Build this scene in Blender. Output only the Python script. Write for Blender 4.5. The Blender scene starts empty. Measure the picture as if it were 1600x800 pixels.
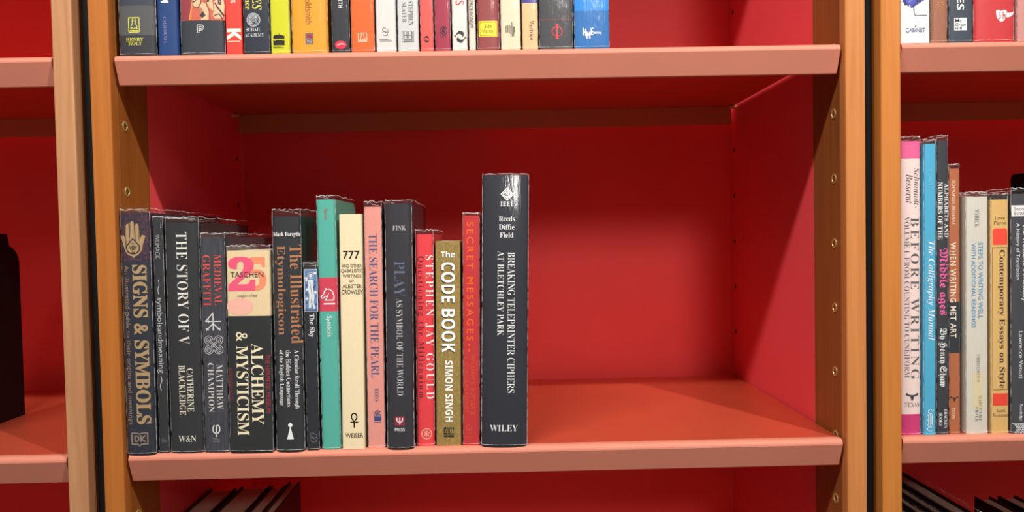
import bpy, bmesh, math, random
from mathutils import Matrix, Vector
S = bpy.context.scene
COL = S.collection
random.seed(7)

# ------------------------------------------------------------------ camera
cam_data = bpy.data.cameras.new('camera')
cam = bpy.data.objects.new('camera', cam_data)
COL.objects.link(cam)
cam_data.sensor_width = 36.0
cam_data.sensor_fit = 'HORIZONTAL'
cam_data.lens = 1237.808 / 1600 * 36
cam_data.shift_x = 4.671 / 1600
cam_data.shift_y = 7.130 / 1600
cam_data.clip_start = 0.02

def camera_axes(pitch, yaw, roll):
    c, s = math.cos(yaw), math.sin(yaw); A = Matrix(((c, s, 0), (-s, c, 0), (0, 0, 1)))
    c, s = math.cos(pitch), math.sin(pitch); B = Matrix(((1, 0, 0), (0, c, s), (0, -s, c)))
    c, s = math.cos(roll), math.sin(roll); D = Matrix(((c, 0, s), (0, 1, 0), (-s, 0, c)))
    return D @ B @ A
ax = camera_axes(-0.03168, -0.01243, -0.01915)
rot = Matrix((ax[0], ax[2], -ax[1])).transposed()
cam.matrix_world = Matrix.Translation((0.01487, -0.75663, 0.20434)) @ rot.to_4x4()
S.camera = cam

# ------------------------------------------------------------------ light
S.view_settings.view_transform = 'Standard'
S.view_settings.look = 'None'
S.view_settings.gamma = 1.0
S.view_settings.use_curve_mapping = False
S.view_settings.exposure = 0.14
world = bpy.data.worlds.new('room_light')
S.world = world
world.use_nodes = True
bg = world.node_tree.nodes['Background']
bg.inputs[0].default_value = (1.0, 0.97, 0.95, 1)
bg.inputs[1].default_value = 0.12

def spot(name, loc, aim, watts, radius, col=(1, .93, .85), size=80):
    l = bpy.data.lights.new(name, 'SPOT')
    l.energy = watts; l.shadow_soft_size = radius; l.color = col
    l.spot_size = math.radians(size); l.spot_blend = 1.0
    o = bpy.data.objects.new(name, l); COL.objects.link(o)
    o.location = loc
    o.rotation_euler = (Vector(aim) - Vector(loc)).to_track_quat('-Z', 'Y').to_euler()
    return o
def strip_light(name, loc, aim_dir, watts, length, width, col=(1, .93, .85)):
    l = bpy.data.lights.new(name, 'AREA')
    l.shape = 'RECTANGLE'; l.size = length; l.size_y = width
    l.energy = watts; l.color = col
    o = bpy.data.objects.new(name, l); COL.objects.link(o)
    o.location = loc
    o.rotation_euler = Vector(aim_dir).to_track_quat('-Z', 'Y').to_euler()
    return o
# a ceiling tube and a ceiling spot in front of the bookcases
strip_light('ceiling_tube', (-0.56, -1.05, 1.615), (0.15, 1, -1.25), 33, .85, .045)
spot('ceiling_spot', (0.865, -1.09, 1.66), (0.1, 0.0, 0.15), 120, .026, size=100)
# added fill spot, no known lamp, brightening the back panel of the central bookcase
spot('back_panel_fill', (0.80, -3.9, 1.98), (0.14, 0.37, 0.13), 270, .40, (1, .95, .9), 17)

# ------------------------------------------------------------------ helpers
def lin(c):
    def f(v):
        v /= 255.0
        return v / 12.92 if v <= .04045 else ((v + .055) / 1.055) ** 2.4
    return tuple(f(v) for v in c)
MATS = {}
def nodes_of(m):
    m.use_nodes = True
    return m.node_tree, m.node_tree.nodes['Principled BSDF']
def cover_mat(c, rough=.5, kind='plain', c2=None):
    key = (c, rough, kind, c2)
    if key in MATS: return MATS[key]
    m = bpy.data.materials.new('book_cloth'); nt, b = nodes_of(m)
    k = tuple(v * (.9 if max(c) > 110 else .68) for v in lin(c))
    tc = nt.nodes.new('ShaderNodeTexCoord'); n = nt.nodes.new('ShaderNodeTexNoise')
    mp = nt.nodes.new('ShaderNodeMapping'); mix = nt.nodes.new('ShaderNodeMix'); mix.data_type = 'RGBA'
    nt.links.new(tc.outputs['Object'], mp.inputs[0]); nt.links.new(mp.outputs[0], n.inputs['Vector'])
    cr = nt.nodes.new('ShaderNodeValToRGB'); nt.links.new(n.outputs['Fac'], cr.inputs[0])
    nt.links.new(cr.outputs[0], mix.inputs['Factor'])
    n.inputs['Detail'].default_value = 4
    A, B = [v * .93 for v in k], [min(1, v * 1.06 + .004) for v in k]
    if kind == 'plain':
        mp.inputs['Scale'].default_value = (120, 120, 25)
    elif kind == 'mottled':
        mp.inputs['Scale'].default_value = (90, 90, 90); n.inputs['Detail'].default_value = 8
        cr.color_ramp.elements[0].position = .42; cr.color_ramp.elements[1].position = .66
        B = list(lin(c2))
    elif kind == 'streak':
        mp.inputs['Scale'].default_value = (420, 420, 9); n.inputs['Distortion'].default_value = .6
        cr.color_ramp.elements[0].position = .4; cr.color_ramp.elements[1].position = .75
        A = [v * .8 for v in k]; B = [v * 1.7 for v in k]
    elif kind == 'swirl':
        mp.inputs['Scale'].default_value = (70, 70, 45); n.inputs['Distortion'].default_value = 2.5
        cr.color_ramp.elements[0].position = .5; cr.color_ramp.elements[1].position = .56
        A = [v * .92 for v in k]; B = [v * 1.3 for v in k]
    mix.inputs['A'].default_value = (*A, 1); mix.inputs['B'].default_value = (*B, 1)
    nt.links.new(mix.outputs['Result'], b.inputs['Base Color'])
    b.inputs['Roughness'].default_value = rough
    b.inputs['Specular IOR Level'].default_value = .35
    MATS[key] = m
    return m
def ink_mat(c):
    key = ('ink', c)
    if key in MATS: return MATS[key]
    m = bpy.data.materials.new('printing_ink'); nt, b = nodes_of(m)
    n = nt.nodes.new('ShaderNodeTexNoise'); n.inputs['Scale'].default_value = 900
    tc = nt.nodes.new('ShaderNodeTexCoord'); nt.links.new(tc.outputs['Object'], n.inputs['Vector'])
    mix = nt.nodes.new('ShaderNodeMix'); mix.data_type = 'RGBA'
    k = lin(c)
    mix.inputs['A'].default_value = (*[v * .95 for v in k], 1); mix.inputs['B'].default_value = (*[min(1, v * 1.03) for v in k], 1)
    nt.links.new(n.outputs['Fac'], mix.inputs['Factor']); nt.links.new(mix.outputs['Result'], b.inputs['Base Color'])
    b.inputs['Roughness'].default_value = .5; b.inputs['Specular IOR Level'].default_value = .3
    MATS[key] = m
    return m
def paper_mat():
    if 'paper' in MATS: return MATS['paper']
    m = bpy.data.materials.new('page_paper'); nt, b = nodes_of(m)
    tc = nt.nodes.new('ShaderNodeTexCoord'); mp = nt.nodes.new('ShaderNodeMapping'); mp.inputs['Scale'].default_value = (2500, 6, 6)
    n = nt.nodes.new('ShaderNodeTexNoise'); cr = nt.nodes.new('ShaderNodeValToRGB')
    cr.color_ramp.elements[0].color = (.42, .33, .22, 1); cr.color_ramp.elements[1].color = (.74, .66, .52, 1)
    nt.links.new(tc.outputs['Object'], mp.inputs[0]); nt.links.new(mp.outputs[0], n.inputs['Vector'])
    nt.links.new(n.outputs['Fac'], cr.inputs[0]); nt.links.new(cr.outputs[0], b.inputs['Base Color'])
    b.inputs['Roughness'].default_value = .9
    MATS['paper'] = m
    return m
def film_mat():
    if 'film' in MATS: return MATS['film']
    m = bpy.data.materials.new('clear_film'); m.use_nodes = True; nt = m.node_tree; nt.nodes.clear()
    out = nt.nodes.new('ShaderNodeOutputMaterial'); mx = nt.nodes.new('ShaderNodeMixShader')
    tr = nt.nodes.new('ShaderNodeBsdfTransparent'); tr.inputs[0].default_value = (.96, .96, .97, 1)
    gl = nt.nodes.new('ShaderNodeBsdfGlossy'); gl.inputs['Roughness'].default_value = .11
    fr = nt.nodes.new('ShaderNodeLayerWeight'); fr.inputs['Blend'].default_value = .5
    pw = nt.nodes.new('ShaderNodeMath'); pw.operation = 'POWER'; pw.inputs[1].default_value = 4.0
    mul = nt.nodes.new('ShaderNodeMath'); mul.operation = 'MULTIPLY_ADD'; mul.inputs[1].default_value = .75; mul.inputs[2].default_value = .034
    mul.use_clamp = True
    nt.links.new(fr.outputs['Facing'], pw.inputs[0])
    tc = nt.nodes.new('ShaderNodeTexCoord'); mp = nt.nodes.new('ShaderNodeMapping'); mp.inputs['Scale'].default_value = (90, 40, 14)
    n = nt.nodes.new('ShaderNodeTexNoise'); bp = nt.nodes.new('ShaderNodeBump'); bp.inputs['Strength'].default_value = .06; bp.inputs['Distance'].default_value = .004
    nt.links.new(tc.outputs['Object'], mp.inputs[0]); nt.links.new(mp.outputs[0], n.inputs['Vector']); nt.links.new(n.outputs['Fac'], bp.inputs['Height'])
    nt.links.new(bp.outputs[0], gl.inputs['Normal'])
    nt.links.new(pw.outputs[0], mul.inputs[0]); nt.links.new(mul.outputs[0], mx.inputs[0])
    nt.links.new(tr.outputs[0], mx.inputs[1]); nt.links.new(gl.outputs[0], mx.inputs[2])
    df = nt.nodes.new('ShaderNodeBsdfDiffuse'); df.inputs[0].default_value = (.8, .8, .82, 1)
    mx2 = nt.nodes.new('ShaderNodeMixShader'); mx2.inputs[0].default_value = .012
    nt.links.new(mx.outputs[0], mx2.inputs[1]); nt.links.new(df.outputs[0], mx2.inputs[2])
    nt.links.new(mx2.outputs[0], out.inputs[0])
    MATS['film'] = m
    return m
def film_highlight_mat():
    if 'fedge' in MATS: return MATS['fedge']
    m = bpy.data.materials.new('film_edge_highlight'); m.use_nodes = True; nt = m.node_tree; nt.nodes.clear()  # patchy whitish colour with the film's edge highlights painted in
    out = nt.nodes.new('ShaderNodeOutputMaterial'); mx = nt.nodes.new('ShaderNodeMixShader')
    tr = nt.nodes.new('ShaderNodeBsdfTransparent'); df = nt.nodes.new('ShaderNodeBsdfDiffuse'); df.inputs[0].default_value = (.85, .85, .86, 1)
    n = nt.nodes.new('ShaderNodeTexNoise'); n.inputs['Scale'].default_value = 160
    tc = nt.nodes.new('ShaderNodeTexCoord'); nt.links.new(tc.outputs['Object'], n.inputs['Vector'])
    cr = nt.nodes.new('ShaderNodeValToRGB'); cr.color_ramp.elements[0].position = .35; cr.color_ramp.elements[1].position = .75
    nt.links.new(n.outputs['Fac'], cr.inputs[0]); nt.links.new(cr.outputs[0], mx.inputs[0])
    nt.links.new(tr.outputs[0], mx.inputs[1]); nt.links.new(df.outputs[0], mx.inputs[2]); nt.links.new(mx.outputs[0], out.inputs[0])
    MATS['fedge'] = m
    return m
def paint_mat(name, c, rough=.4, spec=.4, var=.06, metal=0.0):
    m = bpy.data.materials.new(name); nt, b = nodes_of(m)
    tc = nt.nodes.new('ShaderNodeTexCoord'); n = nt.nodes.new('ShaderNodeTexNoise'); n.inputs['Scale'].default_value = 14; n.inputs['Detail'].default_value = 5
    nt.links.new(tc.outputs['Object'], n.inputs['Vector'])
    mix = nt.nodes.new('ShaderNodeMix'); mix.data_type = 'RGBA'
    mix.inputs['A'].default_value = (*[v * (1 - var) for v in c], 1); mix.inputs['B'].default_value = (*[v * (1 + var) for v in c], 1)
    nt.links.new(n.outputs['Fac'], mix.inputs['Factor']); nt.links.new(mix.outputs['Result'], b.inputs['Base Color'])
    b.inputs['Roughness'].default_value = rough; b.inputs['Specular IOR Level'].default_value = spec
    b.inputs['Metallic'].default_value = metal
    n2 = nt.nodes.new('ShaderNodeTexNoise'); n2.inputs['Scale'].default_value = 700
    nt.links.new(tc.outputs['Object'], n2.inputs['Vector'])
    bp = nt.nodes.new('ShaderNodeBump'); bp.inputs['Strength'].default_value = .06; bp.inputs['Distance'].default_value = .001
    nt.links.new(n2.outputs['Fac'], bp.inputs['Height']); nt.links.new(bp.outputs[0], b.inputs['Normal'])
    return m
def wood_mat(c1, c2, seed=0.0):
    m = bpy.data.materials.new('varnished_wood'); nt, b = nodes_of(m)
    tc = nt.nodes.new('ShaderNodeTexCoord'); mp = nt.nodes.new('ShaderNodeMapping')
    mp.inputs['Scale'].default_value = (60, 60, 2.2); mp.inputs['Location'].default_value = (seed, seed * 1.7, seed * .3)
    nt.links.new(tc.outputs['Object'], mp.inputs[0])
    n = nt.nodes.new('ShaderNodeTexNoise'); n.inputs['Scale'].default_value = 1.6; n.inputs['Detail'].default_value = 6; n.inputs['Distortion'].default_value = 1.2
    nt.links.new(mp.outputs[0], n.inputs['Vector'])
    mp2 = nt.nodes.new('ShaderNodeMapping'); mp2.inputs['Scale'].default_value = (700, 700, 18)
    nt.links.new(tc.outputs['Object'], mp2.inputs[0])
    n2 = nt.nodes.new('ShaderNodeTexNoise'); n2.inputs['Scale'].default_value = 1.0; n2.inputs['Detail'].default_value = 3
    nt.links.new(mp2.outputs[0], n2.inputs['Vector'])
    add = nt.nodes.new('ShaderNodeMath'); add.operation = 'MULTIPLY_ADD'; add.inputs[1].default_value = .25
    nt.links.new(n2.outputs['Fac'], add.inputs[0]); nt.links.new(n.outputs['Fac'], add.inputs[2])
    cr = nt.nodes.new('ShaderNodeValToRGB')
    cr.color_ramp.elements[0].position = .38; cr.color_ramp.elements[1].position = .86
    cr.color_ramp.elements[0].color = (*c1, 1); cr.color_ramp.elements[1].color = (*c2, 1)
    nt.links.new(add.outputs[0], cr.inputs[0]); nt.links.new(cr.outputs[0], b.inputs['Base Color'])
    b.inputs['Roughness'].default_value = .42; b.inputs['Specular IOR Level'].default_value = .35
    return m

def make(name, bm, mats, parent=None, smooth=False):
    me = bpy.data.meshes.new(name)
    bm.normal_update()
    bm.to_mesh(me); bm.free()
    for m in (mats if isinstance(mats, (list, tuple)) else [mats]): me.materials.append(m)
    if smooth:
        for p in me.polygons: p.use_smooth = True
    o = bpy.data.objects.new(name, me); COL.objects.link(o)
    if parent: o.parent = parent
    return o
def thing(name, label, cat, loc=(0, 0, 0), group=None, lean=0.0):
    o = bpy.data.objects.new(name, None); COL.objects.link(o)
    o.empty_display_size = .02
    o.location = loc; o.rotation_euler = (0, lean, 0)
    o['label'] = label; o['category'] = cat
    if group: o['group'] = group
    return o
def box(bm, x0, x1, y0, y1, z0, z1, bevel=0.0, mi=0):
    r = bmesh.ops.create_cube(bm, size=1.0)
    vs = r['verts']
    for v in vs:
        v.co.x = x0 if v.co.x < 0 else x1
        v.co.y = y0 if v.co.y < 0 else y1
        v.co.z = z0 if v.co.z < 0 else z1
    fs = set(f for v in vs for f in v.link_faces)
    for f in fs: f.material_index = mi
    if bevel:
        es = list(set(e for f in fs for e in f.edges))
        bmesh.ops.bevel(bm, geom=es, offset=bevel, segments=2, profile=.5, affect='EDGES', material=-1)
def loft(bm, rings, close=True, caps=True, mi=0):
    """rings: lists of points with equal counts, joined one to the next"""
    vv = [[bm.verts.new(p) for p in r] for r in rings]
    n = len(vv[0])
    for a, b in zip(vv, vv[1:]):
        for i in range(n if close else n - 1):
            j = (i + 1) % n
            f = bm.faces.new((a[i], a[j], b[j], b[i])); f.material_index = mi
    if caps and close:
        f = bm.faces.new(vv[0][::-1]); f.material_index = mi
        f = bm.faces.new(vv[-1]); f.material_index = mi
    return vv
def tube(bm, pts, r, n=6, mi=0):
    rings = []
    for i, p in enumerate(pts):
        p = Vector(p)
        d = (Vector(pts[min(i + 1, len(pts) - 1)]) - Vector(pts[max(i - 1, 0)])).normalized()
        u = d.cross(Vector((0, 0, 1)))
        if u.length < .1: u = d.cross(Vector((1, 0, 0)))
        u.normalize(); w = d.cross(u)
        rings.append([p + (u * math.cos(2 * math.pi * k / n) + w * math.sin(2 * math.pi * k / n)) * r for k in range(n)])
    loft(bm, rings, mi=mi)

# ------------------------------------------------------------------ the bookcases
W, H, DW, DB = 0.34858, 0.38207, 0.0784, 0.3790     # half width inside, shelf spacing, post depth, back panel
PW, GAP, DS, LIP, BLIP, BYL = 0.01924, 0.01483, 0.00378, 0.02744, 0.0285, 0.3569
FLOOR, TOP = -1.25, 0.84
RED = paint_mat('crimson_panel', (.82, .080, .094), .45, .35)
BACK_RED = paint_mat('scarlet_panel', (.84, .058, .052), .5, .3)
SHELF_RED = paint_mat('terracotta_shelf', (.68, .108, .052), .42, .5, metal=.5)
BACK_LIP = paint_mat('brown_back_edge', (.50, .15, .06), .5, .3)
LIP_PINK = paint_mat('salmon_edge', (.57, .205, .14), .5, .25)
BRASS = bpy.data.materials.new('brass'); _t, _b = nodes_of(BRASS)
_b.inputs['Base Color'].default_value = (.7, .5, .2, 1); _b.inputs['Metallic'].default_value = .55; _b.inputs['Roughness'].default_value = .28
HOLE = paint_mat('dark_hole', (.02, .012, .008), .8, .1)
SOCKET = paint_mat('socket_inside', (.16, .10, .03), .35, .5, metal=.5)
BLACK = paint_mat('black_rubber', (.012, .013, .015), .6, .2)
WOOD = {
    ('left', 0): wood_mat((.36, .16, .07), (.58, .30, .15), 1.0),
    ('left', 1): wood_mat((.40, .185, .085), (.55, .285, .14), 2.3),
    ('main', 0): wood_mat((.38, .115, .02), (.48, .165, .032), 4.1),
    ('main', 1): wood_mat((.46, .16, .042), (.58, .23, .07), 5.7),
    ('right', 0): wood_mat((.47, .16, .03), (.58, .22, .045), 8.2),
    ('right', 1): wood_mat((.40, .17, .05), (.58, .26, .09), 9.4),
}
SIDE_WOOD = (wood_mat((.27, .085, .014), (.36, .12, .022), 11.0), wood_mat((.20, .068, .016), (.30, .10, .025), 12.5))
def floor_walls():
    bm = bmesh.new(); box(bm, -2.6, 2.6, -3.2, .46, FLOOR - .05, FLOOR)
    o = make('floor', bm, paint_mat('floor_carpet', (.34, .30, .26), .9, .1)); o['kind'] = 'structure'
    bm = bmesh.new(); box(bm, -2.6, 2.6, .40, .46, FLOOR, 1.6)
    o = make('wall_back', bm, paint_mat('wall_paint', (.7, .68, .64), .8, .2)); o['kind'] = 'structure'
floor_walls()

def socket_ring(bm, x, sgn, y, z, ro, ri, proud=.0006):
    n = 18
    prof = [(0.0, ro), (proud, ro * .97), (proud, ri * 1.12), (.0002, ri)]
    rings = []
    for k in range(n):
        a = 2 * math.pi * k / n
        rings.append([Vector((x - sgn * p, y + r * math.cos(a), z + r * math.sin(a))) for p, r in prof])
    rings.append(rings[0])
    vv = [[bm.verts.new(p) for p in r] for r in rings[:-1]]
    for k in range(n):
        a, b = vv[k], vv[(k + 1) % n]
        for i in range(3): bm.faces.new((a[i], a[i + 1], b[i + 1], b[i])).material_index = 0
    f = bm.faces.new([v[3] for v in vv]); f.material_index = 1
def bookcase(key, cx, label):
    t = thing('bookcase', label, 'bookcase', (cx, 0, FLOOR), 'row of wooden bookcases')
    zo = -FLOOR
    for k, s in enumerate((-1, 1)):
        x0, x1 = sorted((s * W, s * (W + PW)))
        bm = bmesh.new(); box(bm, x0, x1, 0, .0135, 0, TOP + zo, .0016)
        make('face_strip', bm, WOOD[(key, k)], t)
        bm = bmesh.new(); box(bm, x0, x1, .0135, DW, 0, TOP + zo, .0005)
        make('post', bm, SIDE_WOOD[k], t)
        bm = bmesh.new(); box(bm, x0, x1, DW, DB + .012, 0, TOP + zo)
        make('side_panel', bm, RED, t)
        if key == 'main':
            for i in range(-2, 9):
                z = -.00166 + .064 * i
                bm = bmesh.new(); socket_ring(bm, s * W, s, .0270, z + zo, .0050, .0031, .0008)
                make('peg_socket', bm, [BRASS, SOCKET], t)
                bm = bmesh.new(); socket_ring(bm, s * W, s, .3585, z + zo, .0030, .0024, .0003)
                make('peg_hole', bm, [HOLE, HOLE], t)
    bm = bmesh.new(); box(bm, -W, W, DB, DB + .012, 0, TOP + zo)
    make('back_panel', bm, BACK_RED, t)
    return t
PITCH = 2 * (W + PW) + GAP
bookcase('left', -PITCH, 'red lined wooden bookcase at left edge, holding a black bookend')
bookcase('main', 0, 'complete central red lined wooden bookcase with half filled middle shelf')
bookcase('right', PITCH, 'red lined wooden bookcase at right edge, packed with books')
for k, s in enumerate((-1, 1)):
    bm = bmesh.new()
    xc = s * (W + PW + GAP / 2)
    box(bm, xc - GAP / 2 + .0003, xc + GAP / 2 - .0003, .018, .36, FLOOR, TOP, .001)
    o = make('trim_%d' % (k + 1), bm, BLACK); o['kind'] = 'structure'

def shelf(cx, z, label, group='red metal shelves with salmon front edges'):
    t = thing('shelf', label, 'shelf', (cx, 0, z), group)
    hw = W - .0028
    bm = bmesh.new(); box(bm, -hw, hw, DS + .009, BYL, -.003, 0, .0004)
    make('shelf_top', bm, SHELF_RED, t)
    # front lip: rounded over at the top, leaning back and narrowing downwards
    r = .0056; d = .0078
    prof = [(DS + .0100, .0001, hw), (DS + r, .0001, hw)]
    for i in range(1, 7):
        a = math.radians(90 * i / 6)
        prof.append((DS + r - r * math.sin(a), .0001 - r + r * math.cos(a), hw - .0002 * i / 6))
    prof += [(DS + d - .0002, -LIP + .0006, hw - .0006), (DS + d + .0006, -LIP, hw - .0008),
             (DS + d + .0030, -LIP, hw - .0008), (DS + d * .5 + .0036, -LIP * .5, hw - .0003), (DS + .0072, -.0070, hw - .0002), (DS + .0100, -.0030, hw)]
    bm = bmesh.new()
    rings = []
    for q in (-1, -.985, 0, .985, 1):
        rings.append([(q * w, y, zz) for y, zz, w in prof])
    loft(bm, rings)
    make('front_lip', bm, LIP_PINK, t, smooth=False)
    bm = bmesh.new(); box(bm, -W + .0045, W - .0045, BYL - .0022, BYL, -BLIP, -.003, .0004)
    make('back_lip', bm, BACK_LIP, t)
    for s in (-1, 1):
        bm = bmesh.new()
        tube(bm, [(s * W, BYL - .012, -.0056), (s * (W - .010), BYL - .012, -.0056)], .0025, 10)
        make('shelf_pin', bm, BRASS, t)
    return t
for key, cx, nm in (('left', -PITCH, 'left'), ('main', 0, 'central'), ('right', PITCH, 'right')):
    for i, pos in ((2, 'top'), (1, 'upper'), (0, 'middle'), (-1, 'lowest')):
        lab = {
            ('left', 1): 'empty red shelf with salmon front edge, upper one at left picture edge',
            ('left', 0): 'red shelf with salmon front edge under the black bookend',
            ('main', 1): 'red shelf with salmon front edge carrying the full row of colourful books',
            ('main', 0): 'red shelf with salmon front edge, half empty beside the tallest black book',
            ('right', 1): 'red shelf with salmon front edge under the white book with blue flower',
            ('right', 0): 'red shelf with salmon front edge under the pink and magenta book',
        }.get((key, i))
        if lab is None:
            lab = '%s red shelf of the %s bookcase' % (pos, nm)
        shelf(cx, H * i, lab)

# ------------------------------------------------------------------ lettering and marks
SERIF = (0x1D400, 0x1D41A, 0x1D7CE); BOLDIT = (0x1D468, 0x1D482, None); FRAK = (0x1D56C, 0x1D586, None)
BSANS = (0x1D5D4, 0x1D5EE, 0x1D7EC); SCRIPT = (0x1D4D0, 0x1D4EA, None)
FACES = {'sb': SERIF, 'bi': BOLDIT, 'fb': FRAK, 'ss': BSANS, 'sc': SCRIPT, 'sans': None}
def styled(s, face):
    b = FACES[face]
    if b is None: return s
    r = ''
    for c in s:
        if 'A' <= c <= 'Z': r += chr(b[0] + ord(c) - 65)
        elif 'a' <= c <= 'z': r += chr(b[1] + ord(c) - 97)
        elif c.isdigit() and b[2]: r += chr(b[2] + ord(c) - 48)
        else: r += c
    return r
TEXTS = {}
def collect_texts(rows):
    obs = []
    for row in rows:
        for bk in row:
            for it in bk['i']:
                if it[0] != 't': continue
                key = (it[12], it[2], it[9], it[11])
                if key in TEXTS: continue
                TEXTS[key] = None
                c = bpy.data.curves.new('t', 'FONT'); c.body = styled(it[12], it[2])
                c.offset = it[9]; c.space_character = it[11]; c.resolution_u = 3; c.fill_mode = 'FRONT'
                o = bpy.data.objects.new('t', c); COL.objects.link(o); obs.append((key, o))
    dg = bpy.context.evaluated_depsgraph_get()
    for key, o in obs:
        me = bpy.data.meshes.new_from_object(o.evaluated_get(dg))
        V = [(v.co.x, v.co.y) for v in me.vertices]
        F = [tuple(p.vertices) for p in me.polygons]
        xs = [v[0] for v in V]; ys = [v[1] for v in V]
        a, b, c, d = min(xs), max(xs), min(ys), max(ys)
        TEXTS[key] = ([((x - a) / (b - a), (y - c) / (d - c)) for x, y in V], F)
        bpy.data.meshes.remove(me)
    for key, o in obs:
        c = o.data; bpy.data.objects.remove(o); bpy.data.curves.remove(c)

def arc(cx, cy, rx, ry, a0, a1, n=14):
    return [(cx + rx * math.cos(math.radians(a0 + (a1 - a0) * k / n)), cy + ry * math.sin(math.radians(a0 + (a1 - a0) * k / n))) for k in range(n + 1)]
rw = random.Random(3)
def wobble(n, x0, x1, y0, y1, rnd=rw): return [(rnd.uniform(x0, x1), rnd.uniform(y0, y1)) for _ in range(n)]
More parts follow.
